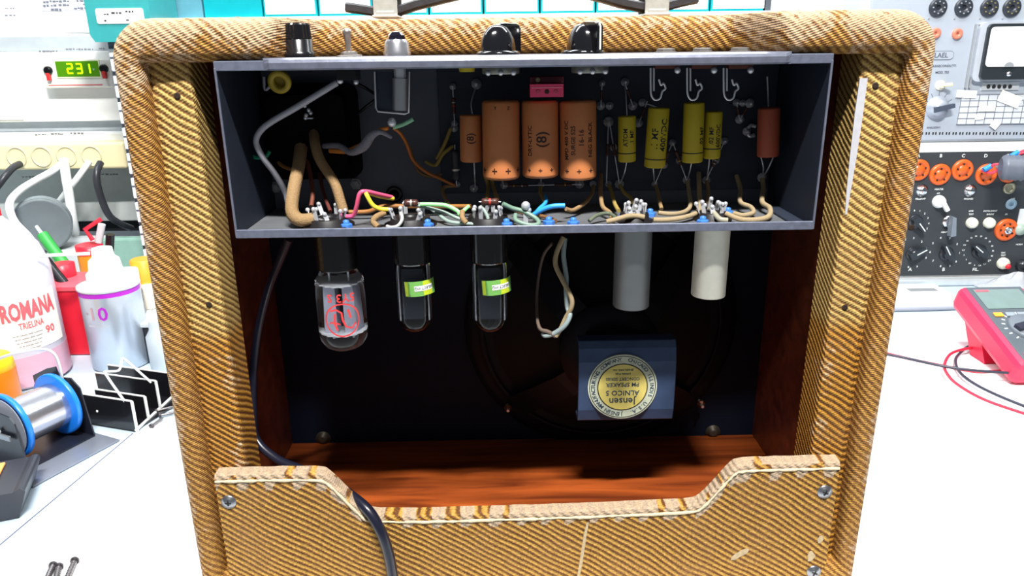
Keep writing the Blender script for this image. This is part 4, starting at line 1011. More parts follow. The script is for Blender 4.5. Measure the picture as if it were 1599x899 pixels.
cable('mains_cable', [(31, 256, .79), (20, 262, .77), (8, 275, .75), (-5, 292, .74), (-20, 310, .74)], .0058, BC, 'black mains cable leaving the strip at far left')
# narrow small-parts drawer cabinet
YD = .66
xd0 = at(166, 70, YD).x; zt_ = at(200, 66, YD).z
dc = thing('drawer_cabinet', 'narrow grey steel cabinet of small clear-fronted drawers beside the amplifier', 'drawer cabinet', ((xd0-.16)/2, YD, .0005))
wd_ = (-.16-xd0)/2
b = MB(); b.box((-wd_, .004, 0), (wd_, .15, zt_), NAVY); b.build('carcass', dc, bevel=.001)
nrow = 11; dh = (zt_-.012)/nrow; d0 = None
for k in range(nrow):
    for j in range(5):
        wj = 2*wd_/5
        loc = (-wd_+wj*(j+.5), 0, .006+dh*k)
        if d0 is None:
            b = MB(); b.box((-wj/2+.003, -.004, .003), (wj/2-.003, .004, dh-.003), mat('drawer_clear', (222, 230, 234), .15, spec=.7)); d0 = b.build('drawer', dc, loc, bevel=.0015)
            b = MB(); b.box((-.012, -.011, .006), (.012, -.004, .010), mat('drawer_edge', (170, 180, 190), .3)); b.box((-wj/2+.004, -.0045, dh*.55), (wj/2-.004, -.0042, dh*.62), NAVY); b.build('handle', d0, bevel=.001)
        else: dup(d0, dc, loc)
# teal storage bins on a white shelf
YB = .74
zs_ = at(400, 27, YB).z
sh = thing('wall_shelf', 'long white wall shelf carrying the teal storage bins', 'shelf', (-.02, 1.0, zs_-.02))
b = MB(); b.box((-.66, YB-.012-1.0, 0), (.50, .019, .02), WHITE); b.build('shelf_board', sh, bevel=.002)
for x in (-.55, 0, .42):
    b = MB(); b.prism([(0, 0), (.0, -.06), (.004, -.06), (.004, 0)], -.2, .019, LGREY, T((x, 0, 0))); b.build('bracket', sh)
b = MB(); a = at(1204, 10, YB); b.box((a.x+.02-.012, YB-1.0, .02), (a.x+.02+.0, YB+.06-1, .20), mat('dark_post', (70, 76, 84), .5)); b.build('end_post', sh)
TE = [mat('teal_plastic', (60, 160, 170), .3, spec=.6), mat('cyan_plastic', (10, 150, 160), .3, spec=.6), mat('pale_teal_plastic', (84, 140, 156), .3)]
edges = [236, 318, 411, 497, 583, 670, 755, 843, 930, 1018, 1108, 1196]
labs = ['pale blue teal storage bin above the left corner of the amplifier', 'plain bright cyan storage bin, third from the left end of the row', 'storage bin with front painted blown-out white right of the plain cyan bin',
        'storage bin with front painted blown-out white above the toggle switch and left handle clip', 'storage bin with front painted blown-out white just right of the left handle clip', 'storage bin with front painted blown-out white above and left of the left knob', 'storage bin with front painted blown-out white above the left pointer knob',
        'storage bin with front painted blown-out white between the two pointer knobs', 'storage bin with front painted blown-out white above the right pointer knob', 'storage bin with front painted blown-out white behind the right handle clip', 'storage bin with front painted blown-out white at the right end of the row beside the dark post']
for i in range(11):
    a, c = at(edges[i], 20, YB), at(edges[i+1], 20, YB); w2 = (c.x-a.x)/2-.0012; cx_ = (a.x+c.x)/2
    m_ = TE[2] if i == 0 else TE[1]
    t = thing('storage_bin', labs[i], 'storage bin', (cx_, YB, zs_), 0, 'teal storage bins in a row on the shelf')
    b = MB(); hz = .105
    b.box((-w2, 0, 0), (w2, .003, hz), m_); b.box((-w2, .003, 0), (-w2+.002, .17, hz), m_); b.box((w2-.002, .003, 0), (w2, .17, hz), m_); b.box((-w2, .17, 0), (w2, .173, hz), m_); b.box((-w2+.002, .003, 0), (w2-.002, .17, .003), m_)
    b.build('bin_body', t, bevel=.0012)
    if i > 1:
        b = MB(); b.box((-w2+.003, -.0012, .004), (w2-.003, .0, hz-.006), mat('blown_out_white', (246, 250, 250), .5, var=.01)); b.build('blown_out_front', t)  # white sheet imitates the overexposed glare on the teal front
# nearest bin with white label
a, c = at(153, 62, .66), at(236, -30, .66)
t = thing('storage_bin', 'nearest teal storage bin with rounded white label, on the grey drawer cabinet', 'storage bin', ((a.x+c.x)/2, .64, zt_+.0005), 0, 'teal storage bins in a row on the shelf')
w2 = (c.x-a.x)/2; hz = c.z-zt_
b = MB(); pr = [(-w2+.006, 0), (w2-.006, 0), (w2, .01), (w2, hz), (-w2, hz), (-w2, .01)]
b.prism(pr, 0, .094, mat('aqua_plastic', (56, 150, 152), .3, spec=.6)); b.build('bin_body', t, bevel=.003)
q0, q1 = at(153, 38, .64), at(223, 13, .64); lx0, lz0 = q0.x-(a.x+c.x)/2, q0.z-zt_-.0005
b = MB(); b.prism(rrect(q1.x-q0.x, q1.z-q0.z, .003, cx=(q0.x+q1.x)/2-(a.x+c.x)/2, cz=(q0.z+q1.z)/2-zt_), -.0012, .0, WHITE); b.build('front_label', t)
strokes(t, Vector(((a.x+c.x)/2, .64, zt_+.0005)), [(162, 170, 22), (174, 190, 20), (196, 208, 18), (163, 166, 32), (197, 202, 31)], .6385, INKB, hh=1.6)

# ---- jug of pink liquid
Pj = onz(19, 602); Pj = Vector((Pj.x-.004, Pj.y+.03, .0005)); Rj = .058
jt = at(8, 306, Pj.y).z
t = thing('plastic_jug', 'tall translucent plastic bottle of pink liquid with red cap and printed label', 'bottle', Pj)
b = MB(); H = jt-.022
mj = mat('milky_plastic', (238, 236, 246), .35, trans=.35, var=.02, ior=1.2)
b.lathe([(Rj*.92, 0), (Rj, .006), (Rj, H*.66), (Rj*.98, H*.70), (Rj*.86, H*.80), (Rj*.6, H*.90), (Rj*.34, H*.96), (Rj*.24, H)], mj, seg=44); body = b.build('bottle_body', t)
b = MB(); b.lathe([(Rj*1.004, .004), (Rj*1.004, H*.20)], mat('pink_liquid', (206, 160, 178), .3), seg=44); b.build('liquid', t)
b = MB(); b.lathe([(Rj*.30, H-.004), (Rj*.30, H+.016), (Rj*.25, H+.021)], mat('red_cap', (222, 40, 52), .35), seg=28, flute=.04); b.build('cap', t)
b = MB(); Wj = wrap(Rj+.0008); lm = mat('cream_label', (246, 240, 228), .5); zl0, zl1 = H*.235, H*.56
def wstrip(b, a0, a1, z0, z1, mm, W_, R, off=0, nn=14):
    vs = []
    for k in range(nn+1):
        for z in (z0, z1): vs.append(W_(Vector(((a0+(a1-a0)*k/nn)*R, off, z))))
    b.add(vs, [(2*i, 2*i+2, 2*i+3, 2*i+1) for i in range(nn)], mm, True)
RY_ = -math.atan2(Pj.x-CP.x, Pj.y-CP.y)   # turned towards the room
wstrip(b, -1.0, 1.75, zl0, zl1, lm, Wj, Rj)
rp = mat('label_red', (226, 96, 104), .5); og = mat('label_orange', (236, 120, 40), .5)
wstrip(b, -.55, .32, zl0+.006, zl0+.030, og, Wj, Rj, -.0004); wstrip(b, -.55, .30, zl0+.036, zl0+.062, og, Wj, Rj, -.0004)
I = Matrix.Identity(4)
b.text('ROMANA', .031, I, rp, .0001, bold=.04, warp=lambda p: Wj(Vector((p.x*.5, p.y, p.z))+Vector((.060, -.0005, zl1-.020))))
b.text('TRIELINA', .012, I, rp, .0001, warp=lambda p: Wj(Vector((p.x*.6, p.y, p.z))+Vector((.058, -.0005, zl1-.039))))
b.text('90', .014, I, rp, .0001, warp=lambda p: Wj(p+Vector((.080, -.0005, zl1-.052))))
for k in range(5): b.text('m m mmm mm mmmm'[:15-k], .0036, I, mat('grey_ink', (120, 110, 115), .6), .00008, warp=lambda p, k=k: Wj(p+Vector((.052, -.0005, zl1-.050-.0048*k))))
b.build('label', t)
# ---- spray can
Pc = onz(176, 580); Pc = Vector((Pc.x, Pc.y+.03, .0006)); Rc = 43*pm(168, 520, Pc.y)
t = thing('spray_can', 'silver aerosol can with purple ring marked 10 beside the bottle', 'spray can', Pc)
al = mat('brushed_can', (196, 204, 216), .32, .55, var=.06); H = at(152, 446, Pc.y).z
b = MB(); b.lathe([(Rc*.94, 0), (Rc, .002), (Rc, H*.93), (Rc*1.0, H*.935)], al, seg=40); b.build('can_body', t)
b = MB(); b.lathe([(Rc*1.002, H*.935), (Rc*1.002, H*.995)], mat('purple_ring', (176, 36, 190), .35), seg=40); b.build('purple_ring', t)
b = MB(); b.lathe([(Rc*1.0, H*.99), (Rc*1.04, H*1.0), (Rc*1.03, H*1.03), (Rc*.95, H*1.03), (Rc*.9, H*1.01), (Rc*.62, H*1.10), (Rc*.58, H*1.13)], mat('pale_tin', (214, 222, 218), .3, .4), seg=40); b.build('shoulder', t)
b = MB(); b.lathe([(Rc*.66, H*1.08), (Rc*.66, H*1.16), (Rc*.55, H*1.20), (Rc*.50, H*1.32), (Rc*.36, H*1.36), (Rc*.33, H*1.46), (Rc*.1, H*1.48)], WHITE, seg=24)
b.tube([Vector((-.01, -.012, H*1.42)), Vector((-.035, -.032, H*1.46)), Vector((-.056, -.050, H*1.49))], .0022, WHITE, 8, False); b.build('nozzle', t)
b = MB(); Wc = wrap(Rc+.0003); pp = mat('purple_print', (196, 110, 190), .5); b.text('·1', .024, I, mat('mauve_print', (190, 150, 160), .5), .0001, warp=lambda p: Wc(p+Vector((-.018, 0, H*.74)))); b.text('0', .026, I, MATS['purple_ring'], .0001, warp=lambda p: Wc(p+Vector((-.001, 0, H*.74))))
b.text('mmm mm mm', .005, I, LGREY, .0001, warp=lambda p: Wc(p+Vector((-.010, 0, H*.60)))); b.build('print', t, rot=(0, 0, .18))
# ---- things on the bench behind: boxes, jars, tools
def bxthing(name, label, cat, x0, x1, ytop, ybot, depth, m, dY=0, bev=.002, partname='body'):
    p = onz((x0+x1)/2, ybot); Y = p.y+dY; a, c = at(x0, ybot, Y), at(x1, ytop, Y)
    t = thing(name, label, cat, ((a.x+c.x)/2, Y, .0006)); b = MB(); b.box((-(c.x-a.x)/2, 0, 0), ((c.x-a.x)/2, depth, c.z), m); b.build(partname, t, bevel=bev); return t, (c.x-a.x)/2, c.z
t, w_, h_ = bxthing('red_tool_box', 'bright red open box standing between bottle and spray can', 'box', 78, 146, 448, 555, .07, mat('bright_red', (222, 38, 58), .35))
b = MB(); b.box((-w_, -.002, h_-.006), (w_, .072, h_+.001), mat('light_red', (240, 90, 104), .35)); b.build('rim', t, bevel=.001)
t, w_, h_ = bxthing('black_case', 'low black case behind the spray can, pale top', 'case', 200, 300, 510, 567, .10, mat('glossy_black', (30, 30, 34), .25))
b = MB(); b.box((-w_-.002, -.003, h_), (w_+.002, .103, h_+.006), LGREY); b.build('lid', t, bevel=.001); caseY = t.location.y; caseZ = h_+.0075
def jarthing(name, label, cat, x, y0, y1, wpx, Y, z0, parts):
    p = at(x, y1, Y); R = wpx*pm(x, (y0+y1)/2, Y)/2; H = at(x, y0, Y).z-z0
    t = thing(name, label, cat, (p.x, Y, z0))
    for nm, pr, m in parts:
        b = MB(); b.lathe([(r*R, h*H) for r, h in pr], m, seg=30); b.build(nm, t)
    return t
jy = caseY+.04
jarthing('glass_jar', 'small glass jar with white lid standing on the black case', 'jar', 213, 420, 505, 36, jy, caseZ, [('jar_body', [(.95, 0), (1, .05), (1, .5), (.85, .58)], mat('jar_glass_grey', (150, 154, 158), .08, .3, trans=.4)), ('lid', [(.84, .55), (.90, .56), (.9, .98), (.84, 1)], WHITE)])
jarthing('plastic_tub', 'orange and white tub behind the glass jar, against the amplifier', 'tub', 240, 405, 505, 42, jy+.03, caseZ, [('tub_body', [(.9, 0), (1, .1), (1, .55)], mat('glow_white', (248, 232, 214), .4)), ('tub_top', [(1.0, .55), (.9, .6), (.9, 1), (.8, 1.02)], mat('tub_orange', (240, 150, 40), .4))])
pv = onz(256, 590); jarthing('glass_vial', 'clear glass vial standing against the amplifier side', 'vial', 256, 500, 590, 32, pv.y+.012, .0006, [('vial_body', [(.9, 0), (1, .04), (1, .72), (.6, .84), (.55, 1)], mat('pale_vial', (214, 226, 236), .12, trans=.35, ior=1.15))])
# grey tape roll leaning
Pt = onz(70, 560); Yt = .70
t = thing('tape_roll', 'dark grey round reel leaning upright behind the bottle', 'reel', (at(75, 385, Yt).x, Yt, at(75, 385, Yt).z))
b = MB(); Rt = 41*pm(75, 350, Yt); b.lathe([(Rt, 0), (Rt*1.0, .003), (Rt*.97, .003), (Rt*.97, .03), (Rt, .03), (Rt, .034)], mat('reel_grey', (120, 130, 134), .45), T((0, 0, Rt)) @ RZ(.5) @ RX(PI/2), 44); b.build('reel_body', t)
b = MB(); b.lathe([(Rt*1.0, .0341), (Rt*.985, .036), (Rt*.90, .0345), (Rt*.3, .0345)], mat('reel_face', (104, 114, 118), .5), T((0, 0, Rt)) @ RZ(.5) @ RX(PI/2), 44); b.build('reel_face', t)
# shelf-like riser behind carrying these small things
zr_ = at(75, 385, Yt).z-.001
b = MB(); xx0, xx1 = at(-20, 400, .74).x, at(160, 400, .74).x; b.box((-(xx1-xx0)/2, -.03, 0), ((xx1-xx0)/2, .08, zr_-.0006), LGREY); o = b.build('riser_block', None, ((xx0+xx1)/2, .70, .0006), bevel=.003); tag(o, 'pale grey riser block behind the red box under the grey reel', 'riser')
# tool pot
def potthing():
    x, Y = 150, .62; p = at(x, 440, Y)
    t = thing('tool_pot', 'orange and green tool pot full of pens behind the can', 'pot', (p.x, Y, .0006)); R = .018; H = at(150, 382, Y).z
    b = MB(); b.lathe([(R*.9, 0), (R, .004), (R, H*.7)], mat('pot_green', (70, 120, 78), .4), seg=26); b.lathe([(R*1.01, H*.7), (R*1.01, H*.9)], mat('pot_orange', (236, 150, 40), .4), seg=26); b.lathe([(R*1.05, H*.9), (R*1.05, H), (R*.9, H)], mat('bright_red', (222, 38, 58)), seg=26); b.build('pot_body', t); return t, R, H, Y
t, R, H, Yp = potthing()
def rodthing(name, label, cat, a, c, Y0, Y1, r, m, tip=None, tipm=None):
    p0, p1 = at(*a, Y0), at(*c, Y1); t = thing(name, label, cat, p0); d = p1-p0
    b = MB(); b.cyl((0, 0, 0), d, r, m, r*.95, 12); b.build('shaft' if tip else 'barrel', t)
    if tip: b = MB(); b.cyl(d, d*(1+tip), r*.35, tipm or SOLDER, r*.3, 10); b.build('tip', t)
    return t
rodthing('screwdriver', 'green handled screwdriver leaning left behind the spray can', 'screwdriver', (104, 418), (66, 366), .60, .62, .0085, mat('green_handle', (58, 160, 74), .35), .25, LGREY)
mkr = rodthing('marker_pen', 'black capped marker standing right of the orange tool pot', 'marker', (171, 410), (171, 368), .63, .63, .0055, mat('lilac', (196, 190, 214), .5), .0)
b = MB(); p0 = at(171, 392, .629); p1 = at(172, 366, .629); b.cyl((0, 0, 0), p1-p0, .0062, BPL, seg=14); b.build('cap', mkr, p0-Vector(mkr.location), label='black cap')
b = MB(); p0 = at(145, 375, .62); b.tube([Vector((0, 0, 0)), at(133, 358, .62)-p0, at(158, 342, .63)-p0], .0035, mat('bright_red', (222, 38, 58)), 10, False); tag(b.build('tweezers', None, p0), 'red bent tool handle sticking up from the orange pot', 'tool')
rodthing('glass_tube', 'short white capped tube standing up in the orange pot', 'tube', (154, 378), (159, 350), .625, .625, .0055, LGREY)
bxg = bxthing('glass_block', 'cloudy green glass slab leaning behind the marker pen', 'slab', 176, 226, 372, 470, .02, mat('sea_glass', (142, 182, 168), .2, var=.15), .0, .004)
t = thing('screw_jar', 'small clear jar with red lid left of the spray can nozzle', 'jar', (at(104, 450, .56).x, .56, .0006))
Hs = at(104, 412, .56).z; b = MB(); b.lathe([(.015, 0), (.016, .003), (.016, Hs*.86)], mat('pinkish_glass', (206, 184, 180), .15, trans=.3), seg=24); b.build('jar_body', t); b = MB(); b.lathe([(.0165, Hs*.85), (.0165, Hs), (.013, Hs*1.01)], mat('bright_red', (222, 38, 58)), seg=24); b.build('lid', t)
b = MB(); p0, p1 = at(66, 400, .55), at(108, 452, .53); b.cyl((0, 0, 0), p1-p0, .007, mat('glossy_black', (30, 30, 34)), seg=12); o = b.build('black_rod', None, p0); tag(o, 'slanting black rod leaning behind the red box', 'rod')
# ---- yellow pill pot at far left
Py = onz(5, 648); Py = Vector((Py.x, Py.y+.0, .0006)); 
t = thing('orange_pot', 'yellow lidded orange plastic pot at the left edge', 'pot', Py); Rp = 32*pm(5, 600, Py.y); H = at(5, 556, Py.y).z
b = MB(); b.lathe([(Rp*.9, 0), (Rp*.98, .003), (Rp, H*.78)], mat('translucent_orange', (250, 130, 20), .3), seg=30); b.build('pot_body', t)
b = MB(); b.lathe([(Rp*.93, H*.76), (Rp*1.0, H*.78), (Rp*.95, H*.96), (Rp*.85, H), (Rp*.2, H*1.01)], mat('yellow_lid', (248, 206, 30), .35), seg=34, flute=.03); b.build('lid', t)
# ---- solder spool in its stand
F0 = onz(46, 738); B0 = onz(150, 684)
d_ = (B0-F0); ang = math.atan2(-d_.x, d_.y); Ls = d_.length
STM = mat('stand_black', (26, 29, 40), .3, spec=.6)
t = thing('solder_stand', 'black sheet metal solder reel stand at the left of the bench', 'stand', (F0.x, F0.y, .0008), ang)
# local x to the left is negative; y from front plate to back plate
def toL(p): v = Vector(p)-Vector((F0.x, F0.y, 0)); c, s_ = math.cos(-ang), math.sin(-ang); return Vector((v.x*c-v.y*s_, v.x*s_+v.y*c, v.z))
hF = .060; hB = .074
b = MB(); q = toL(onz(182, 690)); r_ = toL(onz(52, 762))
b.box((-.105, min(r_.y, -.012), 0), (max(.012, r_.x, q.x), max(Ls+.006, q.y), .0015), mat('grey_sheet', (150, 156, 170), .3, .6)); b.build('base_sheet', t, bevel=.0006, label='bare grey metal base sheet')
b = MB(); b.box((-.103, 0, .0017), (-.001, Ls, .0035), STM); b.build('tray', t)
b = MB(); b.prism([(-.09, .0036), (0, .0036), (-.006, hF-.006), (-.012, hF), (-.05, hF+.004), (-.09, hF+.002)], 0, .0016, STM); b.build('side_plate', t)
b = MB(); b.prism([(-.085, .0036), (0, .0036), (-.008, hB-.014), (-.020, hB-.004), (-.038, hB-.006), (-.042, hB+.006), (-.058, hB+.001), (-.085, hB-.012)], Ls-.0016, Ls, STM); b.build('side_plate', t)
for yy, xx, zz_ in ((-.002, -.030, .042), (Ls-.003, -.030, hB-.014)):
    b = MB(); b.lathe([(.0032, 0), (.0034, .0012), (.0014, .002)], SOLDER, T((xx, yy, zz_)) @ RX(PI/2), 6, smooth=False); b.build('screw', t)
b = MB(); b.tube([Vector((-.11, .0, .085)), Vector((-.06, .02, .105)), Vector((-.036, .045, .112)), Vector((-.032, Ls-.006, .100)), Vector((-.030, Ls-.004, .062))], .0016, SOLDER, 8); b.build('wire_bail', t)
b = MB(); b.box((-.058, -.004, .034), (-.012, -.0022, .0405), mat('dull_strap', (150, 154, 160), .35, .7)); b.build('strap', t, bevel=.0005)
# the spool
Rsp = .0355; cxs = -.036
sp_ = thing('solder_spool', 'reel of bright solder wire with blue flanges sitting in the black stand', 'reel', (0, 0, 0)); 
Msp = Matrix.Translation((F0.x, F0.y, .0008)) @ RZ(ang); ctr = Msp @ Vector((cxs, Ls/2, Rsp+.0048)); sp_.location = ctr; sp_.rotation_euler = (0, 0, ang)
bl = mat('flange_blue', (24, 122, 226), .3, spec=.6); hl = Ls/2-.008
for sgn in (-1, 1):
    b = MB(); b.lathe([(Rsp*.3, 0), (Rsp*.95, 0), (Rsp, .0005), (Rsp*1.005, .003), (Rsp, .0055), (Rsp*.93, .006), (Rsp*.92, .0045), (Rsp*.3, .0045)], bl, T((0, sgn*hl+(.0065 if sgn < 0 else 0)+.0, 0)) @ RX(PI/2 if sgn < 0 else -PI/2) @ T((0, 0, -.0 if sgn < 0 else -.006)), 48)
    f_ = b.build('flange', sp_, label='bright blue flange')
    b = MB(); yy = sgn*(hl+.0002) ; b.lathe([(Rsp*.3, 0), (Rsp*.90, 0), (Rsp*.90, .0008)], mat('grey_paper_disc', (150, 156, 170), .6, var=.15), T((0, yy-sgn*.0002, 0)) @ RX(PI/2 if sgn < 0 else -PI/2), 40); b.build('disc_label', sp_)
b = MB(); prof = []; n_ = 34
for i in range(n_+1):
    z = -hl+.0055+(2*hl-.011)*i/n_; prof.append((Rsp*.70+(.0005 if i % 2 else 0), z))
b.lathe(prof, mat('tin_wire', (190, 192, 200), .22, .9), RX(PI/2), 40); b.build('wound_wire', sp_)
# ---- black rack with dividers
A_ = onz(213, 675); B_ = onz(146, 664); 
dr = (A_-B_); rang = math.atan2(dr.y, dr.x); Lr = dr.length+.01
t = thing('divider_rack', 'black rack of four upright plates with bent white wire behind the solder reel', 'rack', (A_.x, A_.y, .0008), rang)
C_ = onz(270, 622); vv = Vector((C_.x-A_.x, C_.y-A_.y)); c, s_ = math.cos(-rang), math.sin(-rang); Dr = vv.x*s_+vv.y*c; Sx = vv.x*c-vv.y*s_
hr = at(213, 628, A_.y).z; gb = mat('gloss_plate', (22, 22, 26), .18, spec=.7)
for k, (f, hk, lk) in enumerate(((0, 1, 1), (.30, .82, 1.0), (.62, 1, 1.25), (.98, .9, 1.3))):
    b = MB(); xo = Sx*f; yo_ = Dr*f
    b.box((xo-Lr*lk, yo_, 0), (xo, yo_+.002, hr*hk), gb); b.box((xo-Lr*lk, yo_-.0003, hr*hk), (xo, yo_+.0023, hr*hk+.0009), mat('pale_edge', (206, 208, 206), .4)); b.box((xo, yo_-.0006, 0), (xo+.0014, yo_+.0026, hr*hk), MATS['pale_edge'])
    if k == 0: b.lathe([(.0016, -.0002), (.0012, .0006)], WHITE, T((-Lr*.72, 0, hr*.5)) @ RX(PI/2), 10)
    b.build('divider_plate', t)
b = MB(); b.tube([(0, 0, .002), (Sx, Dr, .002)], .0018, mat('pale_edge', (206, 208, 206)), 8, False); b.build('side_rail', t)
b = MB(); b.box((-Lr, .0, 0), (-.002, Dr, .0015), gb); b.build('base', t)
Ti = (Matrix.Translation(t.location) @ RZ(rang)).inverted()
b = MB(); b.tube([Ti @ at(x, y, Y) for x, y, Y in ((195, 627, A_.y+.004), (165, 584, A_.y+.012), (168, 580, A_.y+.016), (186, 578, A_.y+.035), (190, 563, A_.y+.045), (196, 562, A_.y+.05), (236, 597, A_.y+.055))], .0014, WHITE, 8, True, 3); b.build('bent_wire', t)
# ---- black sponge tray bottom-left
Tr = onz(52, 795); t = thing('sponge_tray', 'black plastic tray holding an orange sponge at the left edge', 'tray', (Tr.x-.010, Tr.y+.018, .0006), .35)
b = MB(); o1 = [(-.15, .012), (-.10, .0), (0, .0), (.002, .028), (-.006, .030), (-.012, .0295)]
b.prism([(-.14, 0), (-.006, 0), (.004, .026), (.0, .030), (-.006, .027), (-.14, .027)], -.032, .036, mat('tray_black', (52, 54, 62), .35)); b.build('tray_body', t, bevel=.003)
b = MB(); b.box((-.13, -.024, .0272), (-.024, .028, .030), mat('sponge_orange', (236, 164, 96), .9, bump=.5, vs=300)); b.build('sponge', t, bevel=.001)
# ---- bolts bottom-left
b0 = None
for i, (a, c, lab) in enumerate((((95, 925), (117, 874), 'steel machine screw with hooked dark head pointing right, front of the bench'), ((83, 920), (92, 884), 'grey steel bolt lying in the middle of the three at the front'), ((68, 915), (83, 882), 'leftmost short grey bolt lying at the front of the bench'))):
    p0, p1 = onz(*a, .0036), onz(*c, .0036); d = p1-p0; L_ = d.length
    t = thing('steel_bolt', lab, 'bolt', (p0.x, p0.y, p0.z), math.atan2(d.y, d.x), 'loose bolts at the front left of the bench')
    b = MB(); n_ = 22; b.lathe([(.0022+(.0003 if k % 2 else 0), L_*.95*k/n_) for k in range(n_+1)], mat('dull_bolt', (128, 124, 126), .35, .85), RY(PI/2), 12, False); b.build('shank', t)
    b = MB(); b.lathe([(.0034, 0), (.0036, .0018), (.0024, .003)], mat('dark_bolt_head', (84, 80, 84), .4, .8), T((L_*.95, 0, 0)) @ RY(PI/2), 14); b.build('head', t)
# ---- screws near the rack
for i, (a, c, lab) in enumerate((((238, 664), (256, 651), 'dark headed screw lying in front of the black rack'), ((252, 648), (276, 643), 'bright screw lying close to the amplifier side'), ((246, 641), (274, 634), 'small bright screw behind the others by the rack rail'))):
    p0, p1 = onz(*a, .0032), onz(*c, .0032); d = p1-p0; L_ = d.length
    t = thing('loose_screw', lab, 'screw', (p0.x, p0.y, p0.z), math.atan2(d.y, d.x), 'loose screws by the black rack')
    b = MB(); b.lathe([(.0015, 0), (.0017, L_*.7), (.0003, L_)], mat('dull_bolt', (128, 124, 126)), RY(PI/2), 10); b.build('shank', t)
    b = MB(); b.lathe([(.0012, -.003), (.003, -.0025), (.003, -.0006), (.0015, 0)], mat('dark_bolt_head', (84, 80, 84)), RY(PI/2), 14); b.build('head', t)

# ================================================================== BACKGROUND, RIGHT
YT = .77
SIL = mat('satin_panel', (186, 194, 206), .38, .35, var=.04); BP = mat('black_panel', (52, 56, 60), .45, var=.08); PRN = mat('white_print', (226, 230, 228), .5)
def org(px, py): return Vector((at(px, py, YT).x, YT, 0))
xL = .56; xR = 1.06
zB0, zB1 = .0006, at(1500, 222, YT).z
bt_ = thing('valve_tester', 'black faced valve tester with orange sockets and dial knobs', 'tester', ((xL+xR)/2, YT, zB0)); OB = Vector(bt_.location)
b = MB(); b.box((xL-OB.x, .002, 0), (xR-OB.x, .2, zB1-zB0), mat('case_cream', (232, 234, 232), .45)); b.build('case', bt_, bevel=.003)
p_t, p_b = at(1500, 237, YT).z-OB.z, at(1500, 429, YT).z-OB.z
b = MB(); b.box((xL+.006-OB.x, -.002, p_b), (xR-.006-OB.x, .002, p_t), BP); b.build('face_plate', bt_, bevel=.001)
b = MB(); b.box((xL-OB.x, -.016, 0), (xR-OB.x, .0015, at(1500, 432, YT).z-OB.z), mat('alloy_rail', (214, 220, 224), .3, .4)); b.build('front_rail', bt_, bevel=.003)
def loc(px, py, O, dy=0): p = at(px, py, YT); return Vector((p.x-O.x, dy, p.z-O.z))
def onface(b, O, txt, px, py, size, m=PRN, dy=-.0026, par=None, nm='lettering'):
    if b is None:
        q = MB(); q.text(txt, size, I, m, .0002); q.build(nm, par, loc(px, py, O, dy))
    else: b.text(txt, size, T(loc(px, py, O, dy)), m, .0002)
ORG = mat('orange_bakelite', (214, 92, 34), .3, spec=.6)
def osock(px, py, rpx, slots=5):
    R = rpx*pm(px, py, YT); c = loc(px, py, OB, -.002)
    b = MB(); b.lathe([(R, 0), (R, .002), (R*.93, .0045), (R*.68, .0052), (R*.62, .0036), (R*.5, .0034), (R*.46, .0052), (.0004, .0054)], ORG, RX(PI/2), 32)
    for k in range(slots):
        a = 2*PI*k/slots+.4; b.lathe([(.0016, .0045), (.0012, .0060)], INKB, RX(PI/2) @ T((R*.57*math.cos(a), R*.57*math.sin(a), 0)), 8)
    return b.build('valve_socket', bt_, c, label='orange bakelite valve socket')
for px, py in ((1433, 265), (1466, 272), (1501, 265), (1538, 272), (1574, 268)): osock(px, py, 16.5)
o = osock(1569, 358, 17.5, 7); b = MB(); b.lathe([(.006, .005), (.0065, .009), (.003, .0095), (.0028, .006)], CHROME, RX(PI/2), 16); b.build('centre_bush', o)
for ch, px, py in (('A', 1433, 243), ('B', 1468, 243), ('C', 1503, 243), ('D', 1538, 243), ('E', 1572, 243)): onface(None, OB, ch, px, py, .008, par=bt_)
for tx, px, py, sz in (('MILLIAMP', 1436, 310, .0042), ('HEATER', 1465, 295, .0042), ('mA', 1464, 301, .0036), ('PHONES', 1511, 310, .0042), ('LINE', 1515, 329, .004), ('TEST', 1515, 334, .004), ('INSTRUMENT', 1545, 329, .004), ('SHUNT', 1545, 334, .004), ('P5', 1570, 334, .004), ('HEATER', 1475, 362, .0042), ('OFF', 1580, 310, .0042), ('GAS', 1565, 394, .004), ('TEST', 1565, 398, .004), ('NORM', 1590, 381, .004), ('A', 1420, 420, .009), ('B', 1472, 420, .009), ('FIL.', 1522, 420, .008)): onface(None, OB, tx, px, py, sz, par=bt_)
for cx, cy, rp, labs_, a0, a1 in ((1423, 394, 23, '9 8 7 6 5 4 3 2 1 0'.split(), -200, 110), (1474, 393, 23, '9 8 7 6 5 4 3 2 1 0'.split(), -200, 130), (1526, 391, 23, '0 1.1 1.4 2 2.5 3 5 6.3 7.5 10 12 20 25 30 35 50 70 85 110'.split(), -225, 130)):
    b = MB()
    for i, tx in enumerate(labs_):
        a = math.radians(a0+(a1-a0)*i/(len(labs_)-1)); R = rp; onface(b, OB, tx, cx+R*math.sin(a), cy-R*math.cos(a), .0052 if len(labs_) < 12 else .0038)
    b.build('dial_scale', bt_, kind='stuff') if False else b.build('dial_scale', bt_)
b = MB()
for i in range(6): a = math.radians(-10+i*26); onface(b, OB, str(i), 1430+19*math.sin(a), 347-19*math.cos(a), .0045)
b.build('dial_scale', bt_)
